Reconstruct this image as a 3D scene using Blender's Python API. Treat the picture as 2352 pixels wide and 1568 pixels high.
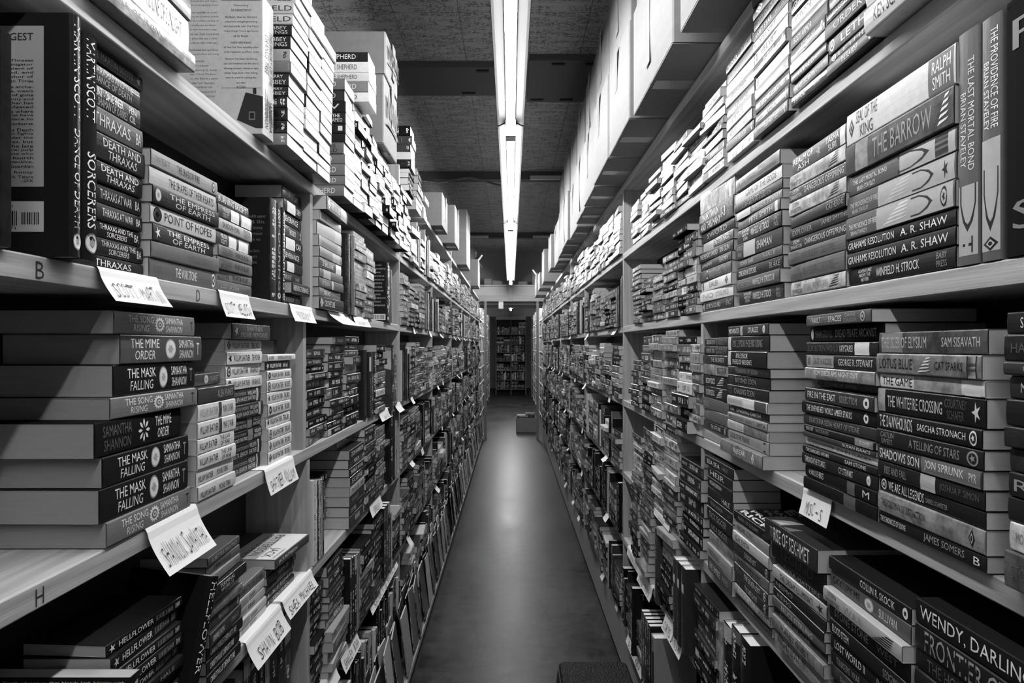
import bpy, math, random, re
from mathutils import Matrix, Vector
R = math.radians
scene = bpy.context.scene
for o in list(bpy.data.objects):
    bpy.data.objects.remove(o)
col = scene.collection

# ------------------------------------------------------------------ camera, world, exposure
F, CX, CY, EYE = 1568.0, 1173.0, 795.0, 1.46      # focal length in pixels, vanishing point, eye height
cam_d = bpy.data.cameras.new('camera')
cam_d.sensor_width = 36.0
cam_d.lens = 36.0 * F / 2352.0
cam_d.shift_x = 3 / 2352.0
cam_d.shift_y = 11 / 2352.0
cam_d.clip_start = 0.02
cam = bpy.data.objects.new('camera', cam_d)
col.objects.link(cam)
cam.location = (0, 0, EYE)
cam.rotation_euler = (R(90), 0, 0)
scene.camera = cam
scene.view_settings.view_transform = 'Standard'
scene.view_settings.look = 'None'
scene.view_settings.gamma = 1.0
scene.view_settings.exposure = 1.65
world = bpy.data.worlds.new('dim_air')
scene.world = world
world.use_nodes = True
world.node_tree.nodes['Background'].inputs[0].default_value = (1, 1, 1, 1)
world.node_tree.nodes['Background'].inputs[1].default_value = 0.006
TUBE_POWER = 26.0          # emission strength of the fluorescent tubes

# ------------------------------------------------------------------ places (metres)
XL, XR = 0.49, 0.50                      # front planes of the two bookcases
CEIL = EYE + 1.55
HL = [EYE + v for v in (.403, .094, -.245, -.545, -.885, -1.19)]   # shelf tops, opposite the cartons
HR = [EYE + v for v in (.412, .088, -.237, -.553, -.845, -1.195)]  # shelf tops, under the cartons
BOARD = .028
DEPTH = .150
END = 10.7
rnd = random.Random(7)

# ------------------------------------------------------------------ materials
def mat(name):
    m = bpy.data.materials.new(name); m.use_nodes = True
    nt = m.node_tree; b = nt.nodes['Principled BSDF']
    return m, nt, b
class N:
    """small helper to write node graphs"""
    def __init__(s, nt): s.nt = nt
    def n(s, kind, **kw):
        x = s.nt.nodes.new(kind)
        for k, v in kw.items(): setattr(x, k, v)
        return x
    def put(s, sock, v):
        if v is None: return
        if hasattr(v, 'default_value') or isinstance(v, bpy.types.NodeSocket): s.nt.links.new(v, sock)
        else: sock.default_value = v
    def m(s, op, a, b=None, c=None, clamp=False):
        x = s.n('ShaderNodeMath', operation=op, use_clamp=clamp)
        for i, v in enumerate((a, b, c)): s.put(x.inputs[i], v)
        return x.outputs[0]
    def mix(s, f, a, b):
        x = s.n('ShaderNodeMix', data_type='FLOAT')
        s.put(x.inputs[0], f); s.put(x.inputs[2], a); s.put(x.inputs[3], b)
        return x.outputs[0]
    def attr(s, name):
        return s.n('ShaderNodeAttribute', attribute_name=name)
    def comb(s, x=0, y=0, z=0):
        c = s.n('ShaderNodeCombineXYZ')
        s.put(c.inputs[0], x); s.put(c.inputs[1], y); s.put(c.inputs[2], z)
        return c.outputs[0]
    def noise(s, vec, scale, detail=2, rough=.5, dim='3D'):
        x = s.n('ShaderNodeTexNoise', noise_dimensions=dim)
        if vec is not None: s.put(x.inputs['Vector'], vec)
        x.inputs['Scale'].default_value = scale; x.inputs['Detail'].default_value = detail; x.inputs['Roughness'].default_value = rough
        return x.outputs[0]
    def white(s, vec=None, w=None):
        x = s.n('ShaderNodeTexWhiteNoise', noise_dimensions='3D' if vec is not None else '1D')
        if vec is not None: s.put(x.inputs['Vector'], vec)
        else: s.put(x.inputs['W'], w)
        return x.outputs[0]
    def scalev(s, vec, sc):
        x = s.n('ShaderNodeMapping'); s.put(x.inputs['Vector'], vec); x.inputs['Scale'].default_value = sc
        return x.outputs[0]
    def ramp(s, f, stops):
        x = s.n('ShaderNodeValToRGB'); s.put(x.inputs[0], f)
        e = x.color_ramp.elements
        while len(e) < len(stops): e.new(.5)
        for i, (p, v) in enumerate(stops):
            e[i].position = p; e[i].color = (v, v, v, 1)
        return x.outputs[0]
    def bump(s, h, strength, dist, b):
        x = s.n('ShaderNodeBump'); s.put(x.inputs['Height'], h)
        x.inputs['Strength'].default_value = strength; x.inputs['Distance'].default_value = dist
        s.nt.links.new(x.outputs[0], b.inputs['Normal'])

def plain(name, v, rough=.6, metal=0, emit=0):
    m, nt, b = mat(name)
    b.inputs['Base Color'].default_value = (v, v, v, 1); b.inputs['Roughness'].default_value = rough; b.inputs['Metallic'].default_value = metal
    if emit:
        b.inputs['Emission Color'].default_value = (1, 1, 1, 1); b.inputs['Emission Strength'].default_value = emit
    return m

def cover_material():
    """printed card: tone of the book, with a seeded title, author, band and artwork on the spine"""
    m, nt, b = mat('printed_cover'); q = N(nt)
    tone = q.attr('tone').outputs['Fac']; ink = q.attr('ink').outputs['Fac']; seed = q.attr('seed').outputs['Fac']
    LL = q.attr('len').outputs['Fac']; TT = q.attr('thk').outputs['Fac']
    uv = q.n('ShaderNodeUVMap'); uv.uv_map = 'UVMap'
    sp = q.n('ShaderNodeSeparateXYZ'); nt.links.new(uv.outputs[0], sp.inputs[0])
    U, V = sp.outputs[0], sp.outputs[1]
    a = q.m('DIVIDE', U, LL); bb = q.m('DIVIDE', V, TT)
    r = lambda k: q.white(w=q.m('MULTIPLY_ADD', seed, 17.31, k * 3.77))
    on = q.m('MULTIPLY', q.m('GREATER_THAN', seed, 0.0), q.m('LESS_THAN', seed, 2.0)); artist = q.m('GREATER_THAN', seed, 2.0)
    # artwork running over the spine
    art_on = q.m('MAXIMUM', q.m('MULTIPLY', q.m('GREATER_THAN', r(7), .55), on), artist)
    nz = q.noise(q.comb(U, V, q.m('MULTIPLY', seed, 9.1)), 38, 4, .65)
    art = q.m('MULTIPLY', tone, q.m('MULTIPLY_ADD', q.m('SUBTRACT', nz, .46), q.mix(artist, 7.0, 3.0), .9))
    art = q.m('MINIMUM', q.m('MAXIMUM', art, .008), .8)
    base = q.mix(art_on, tone, art)
    # band at one end
    bw = q.m('MULTIPLY', r(6), .3)
    band = q.m('MULTIPLY', q.m('LESS_THAN', a, bw), q.m('MULTIPLY', q.m('GREATER_THAN', r(5), .62), on))
    btone = q.m('MULTIPLY_ADD', r(9), .5, .02)
    base = q.mix(band, base, btone)
    def letters(a0, a1, b0, b1, k, rowsplit):
        h = q.m('MULTIPLY', TT, b1 - b0)
        cw = q.m('MULTIPLY', h, q.m('MULTIPLY_ADD', r(k), .10, .11))      # quarter of a letter
        ci = q.m('FLOOR', q.m('DIVIDE', U, cw))
        ri = q.m('FLOOR', q.m('MULTIPLY', q.m('SUBTRACT', bb, b0), 5.0 / (b1 - b0)))
        gap = q.m('LESS_THAN', q.m('MODULO', ci, 4.0), 2.5)
        pix = q.m('GREATER_THAN', q.white(vec=q.comb(ci, ri, q.m('MULTIPLY_ADD', seed, 31.7, k))), .38)
        word = q.m('GREATER_THAN', q.white(vec=q.comb(q.m('FLOOR', q.m('DIVIDE', ci, 4.0)), seed, k + 50)), .16)
        ins = q.m('MULTIPLY', q.m('MULTIPLY', q.m('GREATER_THAN', a, a0), q.m('LESS_THAN', a, a1)),
                  q.m('MULTIPLY', q.m('GREATER_THAN', bb, b0), q.m('LESS_THAN', bb, b1)))
        return q.m('MULTIPLY', q.m('MULTIPLY', gap, pix), q.m('MULTIPLY', word, ins))
    s1 = q.m('MULTIPLY_ADD', r(1), .12, .32); e1 = q.m('MULTIPLY_ADD', r(2), .22, .66)
    t1 = letters(s1, e1, .26, .76, 11, 0)
    t2 = letters(.05, q.m('MULTIPLY_ADD', r(3), .1, .2), .34, .66, 12, 0)
    t3 = letters(.92, .97, .25, .75, 13, 0)
    t = q.m('MULTIPLY', q.m('MAXIMUM', q.m('MAXIMUM', t1, t2), t3), on)
    wear = q.noise(q.comb(U, V, seed), 90, 3, .6)
    final = q.mix(t, base, ink)
    final = q.m('MULTIPLY', final, q.m('MULTIPLY_ADD', wear, .3, .85))
    cc = q.n('ShaderNodeCombineColor')
    for i in range(3): nt.links.new(final, cc.inputs[i])
    nt.links.new(cc.outputs[0], b.inputs['Base Color'])
    rr = q.m('MULTIPLY_ADD', q.white(w=q.m('MULTIPLY', q.m('ABSOLUTE', seed), 5.13)), .24, .15)
    rr = q.mix(q.m('LESS_THAN', tone, .0113), rr, .75)      # matt jackets
    nt.links.new(q.mix(q.m('LESS_THAN', tone, .0113), .15, .03), b.inputs['Specular IOR Level'])
    nt.links.new(rr, b.inputs['Roughness'])
    hh = q.noise(q.scalev(q.comb(U, V, seed), (30, 160, 1)), 1, 3, .6)
    q.bump(hh, .22, .0010, b)
    return m

def page_material():
    m, nt, b = mat('paper_pages'); q = N(nt)
    uv = q.n('ShaderNodeUVMap'); uv.uv_map = 'UVMap'
    nz = q.noise(q.scalev(uv.outputs[0], (6, 2600, 1)), 1, 3, .7)
    n2 = q.noise(q.scalev(uv.outputs[0], (40, 300, 1)), 1, 2, .5)
    tone = q.attr('tone').outputs['Fac']
    f = q.m('MULTIPLY', tone, q.m('MULTIPLY_ADD', nz, .28, q.m('MULTIPLY_ADD', n2, .2, .76)))
    cc = q.n('ShaderNodeCombineColor')
    for i in range(3): nt.links.new(f, cc.inputs[i])
    nt.links.new(cc.outputs[0], b.inputs['Base Color']); b.inputs['Roughness'].default_value = .85
    b.inputs['Specular IOR Level'].default_value = .2
    q.bump(nz, .25, .0006, b)
    return m

def wood_material(name, v, along='Y', contrast=.55, rough=.6):
    m, nt, b = mat(name); q = N(nt)
    tc = q.n('ShaderNodeTexCoord').outputs['Object']
    s = {'Y': (26, 1.2, 34), 'Z': (30, 22, 1.1), 'X': (1.2, 26, 34)}[along]
    warp = q.noise(q.scalev(tc, tuple(x * .3 for x in s)), 1, 2)
    wv = q.n('ShaderNodeTexWave', wave_type='BANDS', bands_direction='DIAGONAL')
    nt.links.new(q.scalev(tc, s), wv.inputs['Vector'])
    wv.inputs['Scale'].default_value = .8; wv.inputs['Distortion'].default_value = 7; wv.inputs['Detail'].default_value = 3; wv.inputs['Detail Scale'].default_value = 1.3
    fine = q.noise(q.scalev(tc, tuple(x * 7 for x in s)), 1, 3, .6)
    blot = q.noise(q.scalev(tc, (4, 3, 6)), 1, 3)
    f = q.m('MULTIPLY_ADD', wv.outputs['Fac'], contrast * .5, q.m('MULTIPLY_ADD', fine, contrast * .55, q.m('MULTIPLY_ADD', blot, contrast * .5, 1 - contrast * .78)))
    f = q.m('MULTIPLY', f, v)
    cc = q.n('ShaderNodeCombineColor')
    for i in range(3): nt.links.new(f, cc.inputs[i])
    nt.links.new(cc.outputs[0], b.inputs['Base Color']); b.inputs['Roughness'].default_value = rough
    q.bump(fine, .2, .002, b)
    return m

def floor_material():
    m, nt, b = mat('sealed_concrete'); q = N(nt)
    tc = q.n('ShaderNodeTexCoord').outputs['Object']
    n1 = q.noise(q.scalev(tc, (1.5, .9, 1)), 1.6, 6, .6); n2 = q.noise(tc, 14, 5, .65); n3 = q.noise(tc, 160, 2)
    vo = q.n('ShaderNodeTexVoronoi', feature='DISTANCE_TO_EDGE')
    wob = q.n('ShaderNodeVectorMath', operation='MULTIPLY_ADD')
    nzc = q.n('ShaderNodeTexNoise'); nzc.inputs['Scale'].default_value = 9; nt.links.new(tc, nzc.inputs['Vector'])
    nt.links.new(nzc.outputs['Color'], wob.inputs[0]); wob.inputs[1].default_value = (.12, .12, 0); nt.links.new(tc, wob.inputs[2])
    nt.links.new(wob.outputs[0], vo.inputs['Vector']); vo.inputs['Scale'].default_value = 17
    crack = q.m('LESS_THAN', vo.outputs['Distance'], .018)
    crack = q.m('MULTIPLY', crack, q.m('GREATER_THAN', q.noise(tc, 2.2, 2), .5))
    sp = q.n('ShaderNodeTexVoronoi', feature='F1'); nt.links.new(tc, sp.inputs['Vector']); sp.inputs['Scale'].default_value = 2.3
    spot = q.m('LESS_THAN', sp.outputs['Distance'], .025)
    f = q.m('MULTIPLY_ADD', n1, .09, q.m('MULTIPLY_ADD', n2, .08, q.m('MULTIPLY_ADD', n3, .03, -.075)))
    f = q.m('MAXIMUM', f, .006)
    f = q.m('MULTIPLY', f, q.m('SUBTRACT', 1.0, q.m('MULTIPLY_ADD', crack, .65, q.m('MULTIPLY', spot, .8)), clamp=True))
    cc = q.n('ShaderNodeCombineColor')
    for i in range(3): nt.links.new(f, cc.inputs[i])
    nt.links.new(cc.outputs[0], b.inputs['Base Color'])
    b.inputs['IOR'].default_value = 1.24
    rr = q.m('MULTIPLY_ADD', n2, .14, q.m('MULTIPLY_ADD', n1, .14, .20)); nt.links.new(rr, b.inputs['Roughness'])
    q.bump(q.m('ADD', n2, q.m('MULTIPLY', crack, -.3)), .10, .004, b)
    return m

def ceiling_material():
    m, nt, b = mat('fissured_ceiling_board'); q = N(nt)
    tc = q.n('ShaderNodeTexCoord').outputs['Object']
    sx = q.n('ShaderNodeSeparateXYZ'); nt.links.new(tc, sx.inputs[0])
    px = q.m('DIVIDE', sx.outputs[0], .305); py = q.m('DIVIDE', sx.outputs[1], .305)
    fx = q.m('FRACT', q.m('ADD', px, 40.29)); fy = q.m('FRACT', q.m('ADD', py, 40.1))
    seam = q.m('MAXIMUM', q.m('LESS_THAN', q.m('ABSOLUTE', q.m('SUBTRACT', fx, .5)), .006), q.m('LESS_THAN', q.m('ABSOLUTE', q.m('SUBTRACT', fy, .5)), .006))
    cell = q.white(vec=q.comb(q.m('FLOOR', q.m('ADD', px, 40.79)), q.m('FLOOR', q.m('ADD', py, 40.6)), 0))
    wa = q.noise(q.scalev(tc, (30, 90, 1)), 1, 2, .5); wb = q.noise(q.scalev(tc, (95, 32, 1)), 1, 2, .5)
    gate = q.m('GREATER_THAN', q.noise(q.scalev(tc, (7, 26, 1)), 1, 2), .47)
    f1 = q.m('MULTIPLY', q.m('LESS_THAN', q.m('ABSOLUTE', q.m('SUBTRACT', wa, .5)), .028), gate)
    f2 = q.m('LESS_THAN', q.m('ABSOLUTE', q.m('SUBTRACT', wb, .56)), .022)
    fis = q.m('MAXIMUM', f1, q.m('MULTIPLY', f2, q.m('GREATER_THAN', q.noise(q.scalev(tc, (9, 20, 1)), 1, 1), .53)))
    dark = q.m('MAXIMUM', q.m('MULTIPLY', fis, .72), q.m('MULTIPLY', seam, .6))
    f = q.m('MULTIPLY', q.m('MULTIPLY_ADD', cell, .04, .45), q.m('SUBTRACT', 1.0, dark))
    cc = q.n('ShaderNodeCombineColor')
    for i in range(3): nt.links.new(f, cc.inputs[i])
    nt.links.new(cc.outputs[0], b.inputs['Base Color']); b.inputs['Roughness'].default_value = .9
    b.inputs['Specular IOR Level'].default_value = .1
    return m

def carton_material():
    m, nt, b = mat('corrugated_carton'); q = N(nt)
    tc = q.n('ShaderNodeTexCoord').outputs['Object']
    n1 = q.noise(q.scalev(tc, (3, 3, 40)), 1, 2); n2 = q.noise(tc, 60, 3)
    f = q.m('MULTIPLY_ADD', n1, .05, q.m('MULTIPLY_ADD', n2, .05, .15))
    cc = q.n('ShaderNodeCombineColor')
    for i in range(3): nt.links.new(f, cc.inputs[i])
    nt.links.new(cc.outputs[0], b.inputs['Base Color']); b.inputs['Roughness'].default_value = .8
    return m

def pebbled_material():
    m, nt, b = mat('pebbled_black_vinyl'); q = N(nt)
    tc = q.n('ShaderNodeTexCoord').outputs['Object']
    vo = q.n('ShaderNodeTexVoronoi', feature='SMOOTH_F1'); nt.links.new(tc, vo.inputs['Vector']); vo.inputs['Scale'].default_value = 170
    b.inputs['Base Color'].default_value = (.006, .006, .006, 1); b.inputs['Roughness'].default_value = .55; b.inputs['Specular IOR Level'].default_value = .15
    q.bump(vo.outputs['Distance'], .9, .004, b)
    return m

M_COVER = cover_material()
M_PAGE = page_material()
M_SHELF = wood_material('shelf_pine', .38, 'Y')
M_UPRIGHT = wood_material('upright_pine', .34, 'Z', .4)
M_BEAM = wood_material('beam_pine', .42, 'X', .5)
M_BACK = plain('dark_hardboard', .025, .8)
M_FLOOR = floor_material()
M_CEIL = ceiling_material()
M_CARTON = carton_material()
M_TAPE = plain('brown_tape', .33, .25)
M_PRINT = plain('printed_ink', .02, .6)
M_PAPER = plain('tag_paper', .80, .7)
M_WHITE = plain('white_enamel', .6, .35)
M_LAMPBODY = plain('lamp_enamel', .008, .6)
M_LAMPBODY.node_tree.nodes['Principled BSDF'].inputs['Specular IOR Level'].default_value = .05
M_TUBE = plain('lit_tube', .9, .4, 0, TUBE_POWER)
M_TUBE_FAR = plain('lit_tube_far_room', .9, .4, 0, TUBE_POWER * 2.0)
M_STEEL = plain('grey_steel', .22, .4, .6)
M_DARK = plain('dark_panel', .10, .7)
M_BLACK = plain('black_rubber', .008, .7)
M_VINYL = pebbled_material()
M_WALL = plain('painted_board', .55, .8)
M_WALL_SHADE = plain('shaded_board', .30, .85)  # wall board darkened: shade painted into the recess and deep lintel

# ------------------------------------------------------------------ mesh building
class G:
    """faces with the printed-matter attributes (tone, ink, seed, length, thickness)"""
    def __init__(s):
        s.v = []; s.f = []; s.uv = []; s.a = []; s.mi = []
    def face(s, pts, uvs=None, tone=.3, ink=.5, seed=0, L=1, T=1, mi=0):
        i = len(s.v); s.v += [tuple(p) for p in pts]; n = len(pts)
        s.f.append(tuple(range(i, i + n)))
        s.uv += uvs if uvs else [(0, 0)] * n
        s.a.append((tone, ink, seed, L, T)); s.mi.append(mi)
    def grid(s, rows, close=False, **kw):
        for r0, r1 in zip(rows, rows[1:]):
            n = len(r0)
            for j in range(n if close else n - 1):
                s.face([r0[j], r0[(j + 1) % n], r1[(j + 1) % n], r1[j]], **kw)
    def box(s, a, b, M=None, mi=0, **kw):
        (x0, y0, z0), (x1, y1, z1) = a, b
        P = [Vector((x, y, z)) for z in (z0, z1) for y in (y0, y1) for x in (x0, x1)]
        if M is not None: P = [M @ p for p in P]
        for q in ((0, 2, 3, 1), (4, 5, 7, 6), (0, 1, 5, 4), (2, 6, 7, 3), (0, 4, 6, 2), (1, 3, 7, 5)):
            s.face([P[k] for k in q], mi=mi, **kw)
    def tube(s, p, q, r, n=10, mi=0, caps=True):
        p, q = Vector(p), Vector(q); d = (q - p).normalized()
        u = d.orthogonal().normalized(); w = d.cross(u)
        c = [[o + (u * math.cos(t) + w * math.sin(t)) * r for t in [2 * math.pi * k / n for k in range(n)]] for o in (p, q)]
        s.grid(c, True, mi=mi)
        if caps: s.face(c[0][::-1], mi=mi); s.face(c[1], mi=mi)
    def make(s, name, mats, parent=None, M=None, attrs=True, weld=False):
        me = bpy.data.meshes.new(name)
        vv = s.v if M is None else [tuple(M @ Vector(p)) for p in s.v]
        me.from_pydata(vv, [], s.f)
        for m in (mats if isinstance(mats, (list, tuple)) else [mats]): me.materials.append(m)
        me.polygons.foreach_set('material_index', s.mi)
        if attrs:
            ul = me.uv_layers.new(name='UVMap')
            ul.data.foreach_set('uv', [c for p in s.uv for c in p])
            for k, nm in enumerate(('tone', 'ink', 'seed', 'len', 'thk')):
                at = me.attributes.new(nm, 'FLOAT', 'FACE')
                at.data.foreach_set('value', [x[k] for x in s.a])
        if weld:
            import bmesh
            bm = bmesh.new(); bm.from_mesh(me); bmesh.ops.remove_doubles(bm, verts=bm.verts, dist=1e-5)
            bmesh.ops.recalc_face_normals(bm, faces=bm.faces); bm.to_mesh(me); bm.free()
        me.update()
        o = bpy.data.objects.new(name, me); col.objects.link(o)
        if parent is not None: o.parent = parent
        return o

def empty(name, loc, rz=0.0):
    o = bpy.data.objects.new(name, None); col.objects.link(o)
    o.location = loc; o.rotation_euler = (0, 0, rz); o.empty_display_size = .05
    return o
def tag(o, label, cat, group=None, kind=None):
    o['label'] = label; o['category'] = cat
    if group: o['group'] = group
    if kind: o['kind'] = kind
    return o
def struct(o):
    o['kind'] = 'structure'; return o

# ------------------------------------------------------------------ lettering
_tc = {}
def glyphs(text, bold=.0):
    """flat outline of a line of lettering, normalised to a unit box"""
    k = (text, bold)
    if k not in _tc:
        cu = bpy.data.curves.new('lettering', 'FONT'); cu.body = text; cu.resolution_u = 2; cu.offset = bold
        o = bpy.data.objects.new('lettering', cu)
        me = bpy.data.meshes.new_from_object(o)
        v = [tuple(p.co[:2]) for p in me.vertices]; f = [tuple(p.vertices) for p in me.polygons]
        bpy.data.meshes.remove(me); bpy.data.objects.remove(o); bpy.data.curves.remove(cu)
        if v:
            x0 = min(p[0] for p in v); x1 = max(p[0] for p in v); y0 = min(p[1] for p in v); y1 = max(p[1] for p in v)
            v = [((p[0] - x0) / (x1 - x0 + 1e-9), (p[1] - y0) / (y1 - y0 + 1e-9)) for p in v]
        else: x1 = x0 = 0; y1 = y0 = 1
        _tc[k] = (v, f, (x1 - x0) / (y1 - y0 + 1e-9))
    return _tc[k]
def write(g, text, o, r, u, ink, mi=0, bold=.0, slant=0.0, jig=0.0):
    """lettering filling the box at corner o with edges r (along) and u (up)"""
    v, f, _ = glyphs(text, bold)
    o, r, u = Vector(o), Vector(r), Vector(u)
    for poly in f:
        g.face([o + r * (v[i][0] + slant * v[i][1]) + u * (v[i][1] + jig * math.sin(v[i][0] * 9)) for i in poly], tone=ink, ink=ink, seed=-1, mi=mi)
def shape(g, kind, c, r, u, tone, mi=0):
    """small round or star emblem at centre c, half-axes r and u"""
    c, r, u = Vector(c), Vector(r), Vector(u); nrm = r.cross(u).normalized() * .00012
    def ring(fr, n, t, lift=0):
        g.face([c + nrm * lift + r * (fr(k) * math.cos(2 * math.pi * k / n)) + u * (fr(k) * math.sin(2 * math.pi * k / n)) for k in range(n)], tone=t, ink=t, seed=-1, mi=mi)
    if kind == 'sun':
        ring(lambda k: 1.0 if k % 2 else .72, 28, tone); ring(lambda k: .52, 20, tone * .15, 1); ring(lambda k: .34, 16, tone * .8, 2); ring(lambda k: .14, 12, tone * .1, 3)
    elif kind == 'oval':
        ring(lambda k: 1.0, 24, tone * .35); ring(lambda k: .86, 24, tone, 1); ring(lambda k: .30 if k % 2 else .5, 12, tone * .5, 2)
    elif kind == 'flower':
        for p in range(8):
            t = 2 * math.pi * p / 8; cc = c + r * (.6 * math.cos(t)) + u * (.6 * math.sin(t))
            g.face([cc + nrm * .5 * (p % 2) + r * (.4 * math.cos(t + a) * s) + u * (.4 * math.sin(t + a) * s) for a, s in ((0, 1), (.8, .5), (1.6, .35), (3.14, .9), (-1.6, .35), (-.8, .5))], tone=tone, ink=tone, seed=-1, mi=mi)
    elif kind == 'ring':
        vr = int(abs(c.x * 7919 + c.z * 10007) * 1000) % 4; bg = .02 if tone > .2 else .5
        if vr == 0: ring(lambda k: 1.0, 20, tone); ring(lambda k: .72, 20, bg, 1); ring(lambda k: .55 if k % 2 else .22, 10, tone, 2)
        elif vr == 1: ring(lambda k: .9, 20, tone); ring(lambda k: .5 if k % 2 else .3, 8, bg, 1)
        elif vr == 2: ring(lambda k: 1.0 if k % 2 else .35, 10, tone)
        else: ring(lambda k: 1.0, 4, tone); ring(lambda k: .6, 4, bg, 1); ring(lambda k: .3, 10, tone, 2)
    elif kind == 'blade':
        pts = [(-1, -1), (-.2, -1), (.55, -.62), (1, 0), (.55, .62), (-.2, 1), (-1, 1)]
        g.face([c + r * a + u * b for a, b in pts], tone=tone, ink=tone, seed=-1, mi=mi)
    elif kind == 'wave':
        for k in range(5):
            y = -.9 + k * .4
            g.face([c + r * (-1 + .3 * k) + u * y, c + r * (.5 + .1 * k) + u * (y + .15), c + r * 1.0 + u * (y + .32), c + r * (-.6 + .25 * k) + u * (y + .24)], tone=tone, ink=tone, seed=-1, mi=mi)
    else:
        g.face([c - r - u, c + r - u, c + r + u, c - r + u], tone=tone, ink=tone, seed=-1, mi=mi)
_rx = re.compile(r'^(\d+)-(\d+)([dkwgi]*)(?:,(\d+)-(\d+))?([dkwgi]*)(?:=(\d+))?(?:@(\w+))?(?: (.*))?$')
def spine_print(g, spec, L, T, ink, eps=.00035):
    """spec: 'a0-a1[,b0-b1][flags][=tone][@emblem][ TEXT/SECOND LINE];...' in percent along / across the spine"""
    for part in spec.lstrip('~').split(';'):
        if not part: continue
        mt = _rx.match(part.strip())
        if not mt:
            print('BAD SPEC', part); continue
        a0, a1, fl, b0, b1, fl2, bt, em, tx = mt.groups(); fl += fl2
        a0, a1 = int(a0) / 100 * L, int(a1) / 100 * L
        kk = ink
        if 'd' in fl: kk = ink * .16 if ink > .2 else .18
        if 'k' in fl: kk = .015
        if 'w' in fl: kk = .78
        if 'g' in fl: kk = .30
        if bt is not None:
            z0, z1 = (0.04 * T, .96 * T) if b0 is None else (int(b0) / 100 * T, int(b1) / 100 * T)
            t = int(bt) / 100
            e2 = eps * .5
            sd = rnd.random() + .01 if 'i' in fl else -1
            if 'i' in fl: sd = 2 + sd
            for q in range(8):
                za, zb_ = z0 + (z1 - z0) * q / 8, z0 + (z1 - z0) * (q + 1) / 8
                g.face([(a0, -e2, za), (a1, -e2, za), (a1, -e2, zb_), (a0, -e2, zb_)], tone=t, ink=kk, seed=sd, L=.02, T=9)
        if em:
            z0, z1 = (.12 * T, .88 * T) if b0 is None else (int(b0) / 100 * T, int(b1) / 100 * T)
            shape(g, em, ((a0 + a1) / 2, -eps, (z0 + z1) / 2), ((a1 - a0) / 2, 0, 0), (0, 0, (z1 - z0) / 2), kk)
        if tx:
            ls = tx.split('/')
            if b0 is None: b0, b1 = (14, 86) if len(ls) > 1 else (26, 74)
            z0, z1 = int(b0) / 100 * T, int(b1) / 100 * T
            n = len(ls); st = (z1 - z0) / (n - (n - 1) * 0 + (n - 1) * .28)
            wmax = max(glyphs(l)[2] for l in ls)
            for i, l in enumerate(ls):
                zz = z1 - st - i * st * 1.28
                w = (a1 - a0) * (glyphs(l)[2] / wmax if n > 1 else 1)
                w = max(w, (a1 - a0) * .6)
                x = a0 + ((a1 - a0) - w) * .5
                write(g, l, (x, -eps, zz), (w, 0, 0), (0, 0, st), kk)

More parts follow.
